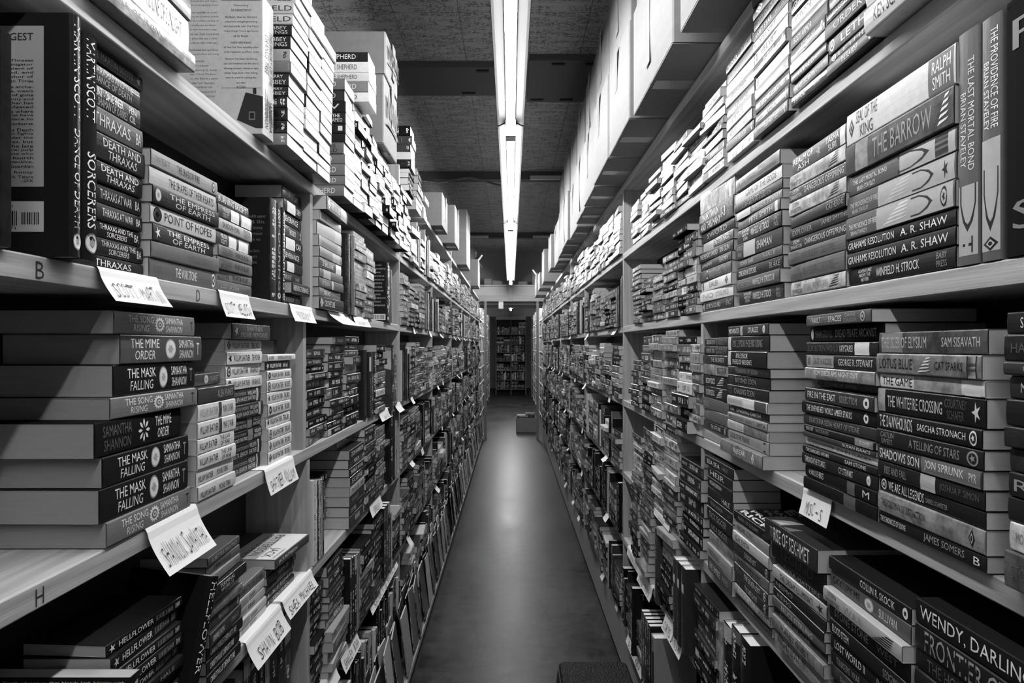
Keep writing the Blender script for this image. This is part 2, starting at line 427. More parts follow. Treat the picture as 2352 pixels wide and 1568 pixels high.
# ------------------------------------------------------------------ books
def book_parts(L, W, T, tone, ink, seed, spec='', hard=False, page=.42):
    """cover and page block in book axes: x along the spine, y from the spine inward, z through the thickness"""
    c, p = G(), G()
    th = .0026 if hard else .0007
    r = min(.0045 if hard else .0022, T * .22); k = 4
    ov = .003 if hard else 0
    bul = min(.002, T * .06) if hard else min(.0008, T * .03)
    prof = [(W, 0)] + [(r - r * math.sin(t), r - r * math.cos(t)) for t in [math.pi / 2 * i / k for i in range(k + 1)]]
    prof += [(-bul * math.sin(math.pi * i / 4), r + (T - 2 * r) * i / 4) for i in range(1, 4)]
    prof += [(r - r * math.cos(t), T - r + r * math.sin(t)) for t in [math.pi / 2 * i / k for i in range(k + 1)]] + [(W, T)]
    inner = [(W, th)] + [(max(y, 0) + (th if 0 < i < len(prof) - 1 else 0), min(max(z, th), T - th)) for i, (y, z) in enumerate(prof)][1:-1] + [(W, T - th)]
    n = len(prof)
    for i in range(n - 1):
        (y0, z0), (y1, z1) = prof[i], prof[i + 1]
        sp = 0 < i < n - 2
        sd = (seed if (not spec) else (2 + abs(seed) if spec[0] == '~' else -abs(seed) - .01)) if sp else -abs(seed) - .01
        uv = [(0, z0), (L, z0), (L, z1), (0, z1)] if sp else [(0, y0), (L, y0), (L, y1), (0, y1)]
        c.face([(0, y0, z0), (L, y0, z0), (L, y1, z1), (0, y1, z1)], uv, tone, ink, sd, L, T)
        (u0, w0), (u1, w1) = inner[i], inner[i + 1]
        c.face([(0, u1, w1), (L, u1, w1), (L, u0, w0), (0, u0, w0)], None, .5, ink, -1, L, T)
        for x in (0, L):
            c.face([(x, y0, z0), (x, y1, z1), (x, u1, w1), (x, u0, w0)][::1 if x else -1], None, tone * .9, ink, -1, L, T)
    for (a, b2) in ((prof[0], inner[0]), (inner[-1], prof[-1])):
        c.face([(0, a[0], a[1]), (0, b2[0], b2[1]), (L, b2[0], b2[1]), (L, a[0], a[1])], None, tone, ink, -1, L, T)
    bulj = bul
    if spec: 
        c2 = G(); spine_print(c2, spec, L, T, ink)
        for f, a, in zip(c2.f, c2.a):
            pts = []
            for i in f:
                x, y, z = c2.v[i]
                yb = -bul * max(0, math.sin(math.pi * min(max((z - r) / max(T - 2 * r, 1e-6), 0), 1)))
                pts.append((x, y + yb, z))
            c.face(pts, [(q[0], q[2]) for q in pts], *a)
    y0, y1, x0, x1, z0, z1 = th + .0012, W - (ov + .0008), ov + .0007, L - (ov + .0007), th + .0001, T - th - .0001
    sag = T * .035
    def P(x, y, z): return (x, y, z)
    p.face([(x0, y0, z0), (x0, y0, z1), (x0, y1, z1), (x0, y1, z0)], [(y0, z0), (y0, z1), (y1, z1), (y1, z0)], page)
    p.face([(x1, y0, z0), (x1, y1, z0), (x1, y1, z1), (x1, y0, z1)], [(y0, z0), (y1, z0), (y1, z1), (y0, z1)], page)
    m = 4
    fy = [y1 - (.004 * math.sin(math.pi * i / m) if hard else .0006 * math.sin(math.pi * i / m)) for i in range(m + 1)]
    zz = [z0 + (z1 - z0) * i / m for i in range(m + 1)]
    for i in range(m):
        p.face([(x1, fy[i], zz[i]), (x0, fy[i], zz[i]), (x0, fy[i + 1], zz[i + 1]), (x1, fy[i + 1], zz[i + 1])], [(x1, zz[i]), (x0, zz[i]), (x0, zz[i + 1]), (x1, zz[i + 1])], page)
    return c, p

def pose_flat(L, W, T): return Matrix.Translation((-L / 2, -W / 2, 0))
def pose_up(L, W, T):
    return Matrix(((0, 0, 1, -T / 2), (0, 1, 0, -W / 2), (-1, 0, 0, L), (0, 0, 0, 1)))

STUFF = G()      # books too many and too small to tell apart one by one
def tone_pick(rg, mode='mix'):
    x = rg.random()
    if mode == 'dark': return rg.uniform(.005, .022) if x < .76 else (rg.uniform(.03, .10) if x < .93 else rg.uniform(.25, .5))
    if mode == 'light': return rg.uniform(.22, .55) if x < .45 else (rg.uniform(.06, .2) if x < .75 else rg.uniform(.012, .05))
    if mode == 'white': return rg.uniform(.6, .8)
    if mode == 'mid': return rg.uniform(.07, .25)
    return rg.uniform(.006, .028) if x < .60 else (rg.uniform(.035, .13) if x < .80 else rg.uniform(.25, .62))
def ink_for(t, rg): return rg.uniform(.5, .8) if t < .22 else rg.uniform(.01, .05)
def stuff_book(M, L, W, T, tone, ink, seed, page=.42, hard=False):
    g = STUFF; e = min(.0018, T * .15); ov = .0025 if hard else .0007; th = .002 if hard else .0008
    def V(x, y, z): return M @ Vector((x, y, z))
    S = -abs(seed) - .01
    g.face([V(0, 0, e), V(L, 0, e), V(L, 0, T - e), V(0, 0, T - e)], [(0, 0), (L, 0), (L, T), (0, T)], tone, ink, seed, L, T)
    g.face([V(0, e, 0), V(L, e, 0), V(L, 0, e), V(0, 0, e)], None, tone, ink, S)
    g.face([V(0, 0, T - e), V(L, 0, T - e), V(L, e, T), V(0, e, T)], None, tone, ink, S)
    for z0, z1 in ((0, th), (T - th, T)):
        zo = 0 if z0 == 0 else T
        g.face([V(0, e, zo), V(L, e, zo), V(L, W, zo), V(0, W, zo)], [(0, 0), (L, 0), (L, W), (0, W)], tone, ink, S)
        for x in (0, L): g.face([V(x, e, z0), V(x, W, z0), V(x, W, z1), V(x, e, z1)], None, tone, ink, S)
        g.face([V(0, W, z0), V(L, W, z0), V(L, W, z1), V(0, W, z1)], None, tone, ink, S)
    x0, x1, y1 = ov, L - ov, W - ov
    for x in (x0, x1): g.face([V(x, .001, th), V(x, y1, th), V(x, y1, T - th), V(x, .001, T - th)], [(0, 0), (W, 0), (W, T), (0, T)], page, mi=1)
    g.face([V(x0, y1, th), V(x1, y1, th), V(x1, y1, T - th), V(x0, y1, T - th)], [(0, 0), (L, 0), (L, T), (0, T)], page, mi=1)

SIDE_ROT = {'L': R(90), 'R': R(-90), 'N': 0.0}
INWARD = {'L': Vector((-1, 0, 0)), 'R': Vector((1, 0, 0)), 'N': Vector((0, 1, 0))}
def root_matrix(loc, rz): return Matrix.Translation(loc) @ Matrix.Rotation(rz, 4, 'Z')

ORD = ['zero', 'first', 'second', 'third', 'fourth', 'fifth', 'sixth', 'seventh', 'eighth', 'ninth', 'tenth', 'eleventh', 'twelfth', 'thirteenth', 'fourteenth', 'fifteenth', 'sixteenth', 'seventeenth', 'eighteenth', 'nineteenth', 'twentieth']
SHELF_NAME = ['top shelf', 'second shelf', 'third shelf', 'fourth shelf', 'fifth shelf', 'lowest shelf']
WALL_NAME = {'L': 'opposite carton row', 'R': 'under carton row'}
def tone_name(t): return 'black' if t < .035 else 'dark grey' if t < .11 else 'grey' if t < .3 else 'pale grey' if t < .58 else 'white'
COUNT = {'paperback': 0, 'hardcover': 0}
WORDS = 'STAR NIGHT WAR MOON DARK FIRE GATE ROAD WINTER STORM IRON GHOST CITY SHADOW EMPIRE SILVER RIVER STONE LOST SEA BLOOD DREAM TOWER'.split()
NAMES = 'SMITH HALE STONE WELLS GRANT MORGAN REED CARTER BLAKE HART WEST LANE'.split()
def plain_title(L, T, seed):
    """a plain title and surname for a spine whose wording cannot be made out"""
    q = random.Random(int(seed * 1e6)); a = q.choice(WORDS); b = q.choice(WORDS); n = q.choice(NAMES)
    art = '~' if q.random() < .4 else ''
    if q.random() < .35: return f"{art}5-{q.randint(18, 26)}d,32-68 {n};34-{q.randint(62, 80)},26-74 THE {a} {b};90-96@ring"
    if q.random() < .4: return f"{art}8-{q.randint(40, 58)},28-72 {a} {b};64-{q.randint(82, 92)}g,32-68 {n}"
    return f"{art}14-{q.randint(50, 76)}g,32-68 {a} OF {b};84-95d,32-68 {n}"

def real_book(kind, side, face_mid, L, W, T, tone, ink, seed, spec, label, group, yaw=0, upright=False, page=.42, roll=0, extra=None, z=None):
    """one book as an object: face_mid is the middle of the bottom edge of its spine"""
    hard = kind == 'hardcover'
    rz = SIDE_ROT[side] + yaw
    ins = Matrix.Rotation(yaw, 3, 'Z') @ INWARD[side]
    loc = Vector(face_mid) + ins * (W / 2)
    root = empty(kind + '_book', loc, rz)
    if roll: root.rotation_euler = (0, roll, rz)
    tag(root, label, 'book', group)
    if not spec and not (upright and tone < .04) and side != 'N': spec = plain_title(L, T, seed)
    c, p = book_parts(L, W, T, tone, ink, seed, spec, hard, page)
    if extra: extra(c, L, W, T)
    P = (pose_up if upright else pose_flat)(L, W, T)
    c.make('cover', M_COVER, root, P); p.make('page_block', M_PAGE, root, P)
    COUNT[kind] += 1
    return root

def HS(side, k): return (HL if side == 'L' else HR)[k]
def depth_at(side, X, px): return X * F / abs(CX - px)
def feature(spec, ink, tone):
    if '@sun' in spec or '@oval' in spec or '@flower' in spec: return ' with round emblem'
    if '=' in spec: return ' with contrasting band'
    if spec and '/' in spec: return ' with stacked lettering'
    if spec: return ' with dark lettering' if ink < .2 else ' with pale lettering'
    return ''
REG = {}
def settle(side, k, a, L, shrink=.8, add=True):
    """keep neighbours on a shelf from running into each other: returns the free start and length"""
    lst = REG.setdefault((side, k), []); b = a + L
    for c, d in lst:
        if a < d - .0005 and b > c + .0005:
            if a + b > c + d:
                a2 = d + .0015; L = max(L * shrink, b - a2); a = a2
            else:
                b2 = c - .0015; L = max(L * shrink, b2 - a); a = b2 - L
            b = a + L
    if add: lst.append((a, b))
    return a, L
def pile(side, k, pname, X, pn, ys, books, L=.175, W=None, yref=None, yaw=1.3, kind='paperback', base=None, jit=.003):
    """a pile of flat books, spines to the aisle.  pn: pixel column of the pile's near end; ys: rows of the book edges top to bottom,
    read at column yref; books from the top: (tone, spec[, {options}])"""
    Zn = depth_at(side, X, pn); Zr = depth_at(side, X, yref or pn)
    hs = [EYE + (CY - y) * Zr / F for y in ys]
    zb = (HS(side, k) if base is None else base) + .0012
    h0, h1 = hs[-1], hs[0]
    hs = [zb + (h - h0) * (h1 - zb) / (h1 - h0) for h in hs]
    Zn, L = settle(side, k, Zn, L)
    n = len(books)
    rg = random.Random(hash((side, k, pn)) & 0xffff) if False else random.Random(int(pn * 31 + k * 7 + (3 if side == 'L' else 5)))
    for i, bk in enumerate(books):
        tone, spec = bk[0], bk[1]; op = bk[2] if len(bk) > 2 else {}
        z1, z0 = hs[i], hs[i + 1]
        T = max(z1 - z0 - .0006, .004)
        l = min(op.get('L', L), L + .02) + rg.uniform(-.004, .0); w = op.get('W', W or (.107 if l < .19 else .138))
        x = op.get('X', X + rg.uniform(-jit, jit))
        zn = Zn + rg.uniform(0, jit)
        ink = op.get('ink', ink_for(tone, rg))
        sgn = -1 if side == 'L' else 1
        pos = 'topmost' if i == 0 else 'lowest' if i == n - 1 else ORD[i + 1] + ' from top'
        lab = f"{tone_name(tone)} {kind}{feature(spec, ink, tone)}, {pos}, {pname}, {SHELF_NAME[k]} {WALL_NAME[side]}"
        real_book(kind, side, (sgn * x, zn + l / 2, z0), l, w, T, tone, ink, rg.random() * .98 + .01, spec, lab,
                  f"{pname} on the {SHELF_NAME[k]} {WALL_NAME[side]}", R(op.get('yaw', rg.uniform(-yaw, yaw))), page=op.get('page', rg.uniform(.36, .46)), extra=op.get('extra'))
def stand(side, k, X, pn, T, h, tone, spec, label, W=.14, kind='hardcover', ink=None, extra=None, group=None, yaw=0, page=.42, seed=None, reg=True):
    """an upright book, spine to the aisle; pn: pixel column of its near spine edge"""
    Zn = depth_at(side, X, pn); sgn = -1 if side == 'L' else 1
    if reg: Zn, T = settle(side, k, Zn, T, .6)
    rg = random.Random(int(pn * 13 + k))
    return real_book(kind, side, (sgn * X, Zn + T / 2, HS(side, k) + .001), h, W, T, tone, ink if ink is not None else ink_for(tone, rg), seed if seed is not None else rg.random() * .98 + .01, spec, label, group or f"upright books on the {SHELF_NAME[k]} {WALL_NAME[side]}", R(yaw), True, page, extra=extra)

# loose filling for what is too small to tell apart -------------------------------------------------
def s_pile(side, k, y0, L, n, h, rg, mode='mix', W=None, X=None, jut=.006, out='spine', base=None, page=None):
    X = (XL if side == 'L' else XR) - .012 if X is None else X
    sgn = -1 if side == 'L' else 1
    W = W or (.107 if L < .19 else .135)
    z = (HS(side, k) if base is None else base) + .001; t0 = h / n
    run = tone_pick(rg, mode)
    ts = [rg.uniform(.72, 1.28) for _ in range(n)]; ts = [q * h / sum(ts) for q in ts]
    for i in range(n):
        T = ts[i]
        if rg.random() < .55: run = tone_pick(rg, mode)
        t = min(max(run * rg.uniform(.9, 1.1), .01), .8)
        yaw = R(rg.gauss(0, 1.6)); xx = X + rg.uniform(-jut, jut) - (rg.random() < .04) * .014
        l = L * rg.uniform(.96, 1.0)
        if out == 'spine':
            rz = SIDE_ROT[side] + yaw; loc = Vector((sgn * xx, y0 + L / 2 + rg.uniform(-.003, .003), z)) + INWARD[side] * (W / 2)
        else:
            rz = (0 if rg.random() < .8 else math.pi) + yaw; loc = Vector((sgn * (xx + l / 2), y0 + W / 2 + rg.uniform(-.003, .003), z))
        M = root_matrix(loc, rz) @ pose_flat(l, W, T)
        stuff_book(M, l, W, T - .0008, t, ink_for(t, rg), rg.random() * .98 + .01, page or rg.uniform(.36, .5))
        z += T
    return z
def s_up(side, k, y0, T, h, rg, tone=None, W=.13, X=None, lean=0, mode='mix', base=None, page=None, hard=False, seed=None):
    X = (XL if side == 'L' else XR) - .010 + rg.uniform(-.006, .012) if X is None else X
    sgn = -1 if side == 'L' else 1
    t = tone_pick(rg, mode) if tone is None else tone
    loc = Vector((sgn * (X + W / 2), y0 + T / 2, (HS(side, k) if base is None else base) + .001))
    M = Matrix.Translation(loc) @ Matrix.Rotation(lean, 4, 'X') @ Matrix.Rotation(SIDE_ROT[side] + R(rg.gauss(0, 1)), 4, 'Z') @ pose_up(h, W, T)
    stuff_book(M, h, W, T - .0006, t, ink_for(t, rg), rg.random() * .98 + .01 if seed is None else seed, page or rg.uniform(.4, .6), hard)
def fill(side, k, ya, yb, hmax, rg, mode='mix', p_up=.3, hmin=.6):
    y = ya
    while y < yb - .03:
        if rg.random() < p_up:
            for i in range(rg.randint(2, 7)):
                T = rg.uniform(.012, .038)
                if y + T > yb: break
                s_up(side, k, y, T, min(rg.uniform(.18, .25), hmax), rg, mode=mode, hard=rg.random() < .4); y += T + .001
            y += .004
        else:
            L = rg.choice([.172, .172, .172, .205, .215])
            if y + L > yb:
                y2 = yb
                while y + .014 < yb:
                    T = rg.uniform(.012, .025); s_up(side, k, y, min(T, yb - y - .002), min(rg.uniform(.17, .22), hmax), rg, mode=mode); y += T + .001
                break
            h = hmax * rg.uniform(hmin, .97); n = max(3, int(h / rg.uniform(.021, .027)))
            s_pile(side, k, y, L, n, h * .97, rg, mode); y += L + rg.uniform(.002, .008)

# ------------------------------------------------------------------ the room
g = G(); g.box((-3.2, -2.5, -.05), (3.2, 24, 0)); struct(g.make('floor', M_FLOOR, attrs=False))
g = G(); g.box((-3.2, -2.5, CEIL), (3.2, 24, CEIL + .05)); struct(g.make('ceiling', M_CEIL, attrs=False))
g = G(); g.box((-3.3, -2.5, 0), (-3.2, 24, CEIL)); struct(g.make('wall_left', M_WALL, attrs=False))
g = G(); g.box((3.2, -2.5, 0), (3.3, 24, CEIL)); struct(g.make('wall_right', M_WALL, attrs=False))
g = G(); g.box((-3.3, -2.6, 0), (3.3, -2.5, CEIL)); struct(g.make('wall_rear', M_WALL, attrs=False))
g = G(); g.box((-3.3, 23.9, 0), (3.3, 24, CEIL)); struct(g.make('wall_far', M_WALL, attrs=False))
# the end wall with its opening, pine lintel and post
B = EYE
g = G(); g.box((-3.2, END, 0), (-.56, END + .12, CEIL)); struct(g.make('wall_end_1', M_WALL, attrs=False))
g = G(); g.box((.56, END, 0), (3.2, END + .12, CEIL)); struct(g.make('wall_end_2', M_WALL, attrs=False))
g = G(); g.box((-.56, END + .06, B + .80), (.56, END + .12, B + .96)); struct(g.make('wall_end_3', M_WALL, attrs=False))
g = G(); g.box((-.56, END + .45, B + .96), (.56, END + .5, CEIL)); struct(g.make('wall_end_4', M_WALL_SHADE, attrs=False))
g = G(); g.box((-.56, END + .0, B + .94), (.56, END + .5, B + .962)); struct(g.make('trim_1', M_BEAM, attrs=False))
g = G(); g.box((-.56, END + .0, B + .703), (.56, END + .05, B + .805)); struct(g.make('trim_2', M_BEAM, attrs=False))
g = G(); g.box((-.041, END - .03, B + .70), (.048, END - .001, B + 1.0)); struct(g.make('trim_3', M_UPRIGHT, attrs=False))
g = G(); g.box((-.56, END + .12, B + .655), (.56, END + 1.0, B + .80)); struct(g.make('wall_end_5', M_WALL_SHADE, attrs=False))
g = G()
for x in (-.19,): g.box((x, END - .006, B + .59), (x + .075, END - .003, B + .70))
tag(g.make('paper_notice', M_PAPER, attrs=False), 'blank white paper sheet hanging from pine beam over aisle end', 'paper sheet')
# carton on the ledge over the opening
for i, (x0, x1, h) in enumerate(((-.42, -.30, .10), (-.29, -.14, .07), (.12, .26, .06), (.34, .42, .22))):
    g = G(); g.box((x0, END + .05, B + .9635), (x1, END + .32, B + .9635 + h)); g.box((x0 + .01, END + .045, B + .9635 + h * .45), (x1 - .01, END + .05, B + .9635 + h * .55), mi=1)
    tag(g.make('cardboard_box', [M_CARTON, M_TAPE], attrs=False), ['squat carton at outer end of ledge over the opening', 'long low carton next to squat one on the ledge', 'flat low carton beside the post on the ledge', 'tall narrow carton standing on ledge over the opening'][i], 'cardboard box', 'cartons on the ledge over the opening')
# dark access boards and joists under the ceiling
for i, (x0, x1, y0, y1) in enumerate(((-1.6, -.09, 3.71, 4.13), (.10, .50, 3.62, 4.24))):
    g = G(); g.box((x0, y0, CEIL - .035), (x1, y1, CEIL - .001))
    for xx in (x0 + .3 * (x1 - x0), x1 - .1):
        g.box((xx, y0 + .03, CEIL - .042), (xx + .07, y0 + .05, CEIL - .035), mi=1); g.box((xx - .1, y1 - .06, CEIL - .042), (xx - .02, y1 - .045, CEIL - .035), mi=1)
    struct(g.make('ceiling_panel_%d' % (i + 1), [M_DARK, M_BLACK], attrs=False))
for i, (y0, d) in enumerate(((6.05, .05), (9.3, .06), (11.9, .08))):
    g = G(); g.box((-1.6, y0, CEIL - .07), (1.6, y0 + d + .06, CEIL - .001)); struct(g.make('ceiling_beam_%d' % (i + 1), M_DARK, attrs=False))
for i, (y0, x0, x1) in enumerate(((5.98, .17, .58), (9.22, -.62, -.3), (9.22, .3, .7), (11.8, -.5, .5))):
    g = G(); g.box((x0, y0, CEIL - .085), (x1, y0 + .04, CEIL - .055))
    struct(g.make('trim_%d' % (i + 4), M_WHITE, attrs=False))
# flexible conduit along the first joist
g = G(); prev = None; rows = []
for i in range(160):
    t = i / 159; x = -.8 + t * .72; z = CEIL - .085 - .02 * math.sin(t * 2.4 * math.pi) - .035 * max(0, t - .6) * 2.2; r = .009 + .003 * (i % 2)
    rows.append([Vector((x, 6.02 + r * math.cos(a), z + r * math.sin(a))) for a in [2 * math.pi * k / 8 for k in range(8)]])
g.grid(rows, True)
tag(g.make('electrical_conduit', M_STEEL, attrs=False), 'ribbed flexible conduit along the first ceiling joist', 'conduit')

# ------------------------------------------------------------------ lamps
LAMP_Z = EYE + .96
def lamp(y0, y1, label, gname, mt=None):
    r = empty('fluorescent_strip_light', (0, (y0 + y1) / 2, LAMP_Z)); L2 = (y1 - y0) / 2
    tag(r, label, 'light', gname)
    h = G()
    prof = [(-.058, .030), (-.050, .032), (-.022, .046), (-.020, .040), (.020, .040), (.022, .046), (.050, .032), (.058, .030), (.060, .036), (.034, .085), (-.034, .085), (-.060, .036)]
    h.grid([[Vector((x, -L2, z)) for x, z in prof], [Vector((x, L2, z)) for x, z in prof]], True)
    for y in (-L2, L2): h.face([Vector((x, y, z)) for x, z in prof])
    h.make('housing', M_LAMPBODY, r, attrs=False)
    t = G(); t.tube((0, -L2 + .035, 0), (0, L2 - .035, 0), .0185, 12)
    t.make('tube', mt or M_TUBE, r, attrs=False)
    for s in (-1, 1):
        k = G(); k.box((-.022, min(s * (L2 - .034), s * (L2 - .004)), -.026), (.022, max(s * (L2 - .034), s * (L2 - .004)), .045)); k.make('lamp_holder', M_WHITE, r, attrs=False)
        k = G(); k.tube((0, s * (L2 - .4), .08), (0, s * (L2 - .4), CEIL - LAMP_Z - .001), .003, 6); k.make('hanging_rod', M_STEEL, r, attrs=False)
ln = ['fluorescent strip light hanging overhead at the front of the row', 'second lit strip light of the row, under dark ceiling panels', 'third lit strip light of the row, past the conduit', 'last lit strip light of row, near the pine beam', ]
lamp(-1.83, .61, 'lit strip light starting the row behind the front of the aisle', 'strip lights over the aisle')
for i, y in enumerate((.63, 3.08, 5.53, 7.97)): lamp(y, y + 2.43, ln[i], 'strip lights over the aisle')
lamp(11.15, 13.55, 'lit strip light directly behind the lintel of the opening', 'strip lights beyond the opening', M_TUBE_FAR); lamp(13.6, 15.6, 'lit strip light just beyond the opening', 'strip lights beyond the opening', M_TUBE_FAR); lamp(15.62, 18.05, 'lit strip light far beyond the opening, before the end bookcase', 'strip lights beyond the opening', M_TUBE_FAR)  # first one is added, unseen behind the lintel, to brighten the far room

# ------------------------------------------------------------------ bookcases
UPL = [.37, 3.02, 5.66, 8.30, 10.64]; MIDL = [1.63, 4.28, 6.97, 9.5]
UPR = [.37, 3.05, 5.71, 8.32, 10.64]; MIDR = [1.79, 4.63, 6.9, 9.5]
UT = .022
def bookcase(side, i):
    ups = UPL if side == 'L' else UPR; mid = (MIDL if side == 'L' else MIDR)[i]; X = XL if side == 'L' else XR
    hs = HL if side == 'L' else HR; s = -1 if side == 'L' else 1
    y0, y1 = ups[i], ups[i + 1]
    nm = ['first', 'second', 'third', 'last'][i]
    r = empty('bookcase', (s * (X + DEPTH / 2), (y0 + y1) / 2, 0))
    tag(r, f"{nm} pine bookcase along the aisle, {WALL_NAME[side]}" + (', filled with paperbacks' if i else ', with shelf-edge name cards'), 'bookcase', f"pine bookcases {WALL_NAME[side]}")
    O = Matrix.Translation(-Vector(r.location))
    def bx(name, x0, x1, ya, yb, z0, z1, m):
        g = G(); a, b = sorted((s * x0, s * x1)); g.box((a, ya, z0), (b, yb, z1)); return g.make(name, m, r, O, attrs=False)
    def board(name, x0, x1, ya, yb, z0, z1, m, pencil=()):
        """board with slightly eased front edges"""
        g = G(); e = .002
        pr = [(x0, z0 + e), (x0 + e * .4, z0 + e * .4), (x0 + e, z0), (x1, z0), (x1, z1), (x0 + e, z1), (x0 + e * .4, z1 - e * .4), (x0, z1 - e)]
        rows = [[Vector((s * x, y, z)) for x, z in pr] for y in (ya, yb)]
        g.grid(rows, True); g.face(rows[0]); g.face(rows[1][::-1])
        for ch, yy, sz in pencil:
            rd = 1 if side == 'L' else -1
            write(g, ch, (s * (x0 - .0004), yy - rd * sz * .35, z0 + .004), (0, rd * sz * .7, 0), (0, 0, sz), .02, mi=1, bold=-.005)
        return g.make(name, [m, M_PRINT], r, O, attrs=False)
    top = EYE + (.80 if side == 'L' else .69)
    for k, z in enumerate(hs):
        pen = ()
        if side == 'L' and i == 0: pen = {1: [('B', .71, .018), ('D', 1.07, .018)], 2: [('H', .71, .018), ('K', 1.36, .014)]}.get(k, ())
        if side == 'L' and k == 5: continue
        board('shelf', X, X + DEPTH, y0 + (UT if i == 0 else 0) + .0005, y1 - UT - .0005, z - BOARD, z, M_SHELF, pen)
    z5 = hs[5]
    if side == 'L':
        board('shelf', X, X + DEPTH, y0 + .0005, y1 - .0005, z5 - BOARD, z5, M_SHELF)
        board('bottom_shelf', X - .075, X + DEPTH, y0 + .0005, y1 - .0005, .085, .085 + BOARD, M_SHELF)
        bx('kickboard', X - .065, X - .045, y0 + .001, y1 - .001, 0.001, .085, M_DARK)
    else:
        bx('kickboard', X, X + .02, y0 + .001, y1 - .001, .03, z5 - BOARD - .001, M_UPRIGHT)
        bx('plinth', X + .03, X + .05, y0 + .001, y1 - .001, 0.001, .03, M_BLACK)  # black strip colours in the shadow gap below the kickboard
    if i == 0: bx('upright', X + .001, X + DEPTH, y0, y0 + UT, 0.001, top, M_UPRIGHT)
    zu = top - (0 if side == 'L' else .001)
    bx('upright', X + .001, X + DEPTH, y1 - UT, y1, 0.001 if side == 'R' else z5 + .001, zu, M_UPRIGHT)
    if mid:
        ks = range(5)
        for k in ks:
            if side == 'R' and k == 0 and i != 1: continue
            if side == 'L' and k == 0 and i == 0: pass
            dz = ({0: .055, 1: 0, 2: .03, 3: .03, 4: .03} if side == 'L' and i == 0 else {}).get(k, 0)
            bx('divider', X + .002, X + DEPTH, mid - UT / 2 + dz, mid + UT / 2 + dz, hs[k + 1] + .0005, hs[k] - BOARD - .0005, M_UPRIGHT)
    bx('back_panel', X + DEPTH + .0005, X + DEPTH + .008, y0 + .001, y1 - .001, .12, top, M_BACK)
    if side == 'R':
        board('top_board', X - .0, X + DEPTH + .3, y0 + .0005, y1 - .0005, EYE + .69, EYE + .72, M_SHELF)
    elif i >= 1:
        board('top_board', X + .0, X + DEPTH + .15, (4.0 if i == 1 else y0) + .0005, y1 - UT - .001, EYE + .715, EYE + .74, M_SHELF)
for i in range(4): bookcase('L', i); bookcase('R', i)

# ------------------------------------------------------------------ cartons
def carton(X, side, y0, y1, z0, h, label, W=.33, text=None, flaps=False, gap=True, mark=False, grp=None):
    s = -1 if side == 'L' else 1
    r = empty('cardboard_box', (s * (X + W / 2), (y0 + y1) / 2, z0)); L2 = (y1 - y0) / 2; w2 = W / 2
    tag(r, label, 'cardboard box', grp or f"cardboard boxes {('stored ' + WALL_NAME[side]) if side == 'L' else 'in the carton row'}")
    rg = random.Random(int(y0 * 977 + z0 * 131)); b = G()
    bl = .006
    # body: vertical walls with a soft bulge
    rows = []
    for q in range(7):
        t = q / 6; bu = bl * math.sin(math.pi * t); z = h * t
        pr = [(-w2 - bu, -L2), (-w2 - bu * 1.3, 0), (-w2 - bu, L2), (0, L2 + bu * .6), (w2, L2), (w2, -L2), (0, -L2 - bu * .6)]
        e = .004
        pr = [(-w2, -L2 + e), (-w2 - bu, -L2 * .5), (-w2 - bu * 1.3, 0), (-w2 - bu, L2 * .5), (-w2, L2 - e), (-w2 + e, L2), (w2 - e, L2), (w2, L2 - e), (w2, -L2 + e), (w2 - e, -L2), (-w2 + e, -L2)]
        rows.append([Vector((s * x, y, z)) for x, y in pr])
    b.grid(rows, True); b.face(rows[0]); b.face(rows[-1][::-1])
    b.make('body', M_CARTON, r, attrs=False)
    # bottom flaps, a little proud of the bottom with the slit between them
    f = G()
    for ya, yb in ((-L2 + .004, -.004), (.004, L2 - .004)):
        f.box((-w2 + .001, ya, -.0032), (w2 - .001, yb, -.0006))
    f.make('bottom_flaps', M_CARTON, r, attrs=False)
    t = G(); xo = -s * 0 - (w2 + bl * 1.3 + .0009)
    hz = h * rg.uniform(.45, .95)
    t.box((min(s * xo, s * (xo + .0006)), -.028, h - hz), (max(s * xo, s * (xo + .0006)), .028, h))
    t.make('front_tape', M_TAPE, r, attrs=False)
    t = G(); t.box((-w2 + .01, -.03, -.0040), (w2 - .01, .03, -.0034)); t.make('bottom_tape', M_TAPE, r, attrs=False)
    if mark or text:
        k = G()
        if mark:
            c0 = Vector((s * .06, L2 * .55, -.0045))
            for rr in (.03, .024, .012):
                nn = 20
                for j in range(nn):
                    a0, a1 = 2 * math.pi * j / nn, 2 * math.pi * (j + 1) / nn
                    k.face([c0 + Vector((1.6 * q * math.cos(a), q * math.sin(a), 0)) for a, q in ((a0, rr), (a1, rr), (a1, rr - .004), (a0, rr - .004))])
        if text:
            rd = 1 if side == 'L' else -1; xx = s * -(w2 + bl * 1.3 + .0016)
            wd = 2 * L2 * .8
            write(k, text, (xx, -rd * wd / 2, h * .42), (0, rd * wd, 0), (0, 0, h * .34), .02, bold=.03)
            k.box((xx - .0002, -wd / 2, h * .30), (xx + .0002, wd / 2, h * .34))
        k.make('printed_mark', M_PRINT, r, attrs=False)
    if flaps:
        for a in (-.5, .35):
            k = G(); p0 = Vector((s * -(w2 + .001), -L2 if a < 0 else L2 * .2, h)); d = Vector((s * -(.05 if a < 0 else .03), 0, .07 if a < 0 else -.05))
            yv = Vector((0, L2 * .75, 0))
            q = [p0, p0 + yv, p0 + yv + d, p0 + d * .8]; n = Vector((s * -.002, 0, .001))
            k.face(q); k.face([v + n for v in q][::-1]); k.grid([q, [v + n for v in q]], True)
            k.make('flap', M_CARTON, r, attrs=False)
zc = EYE + .7245
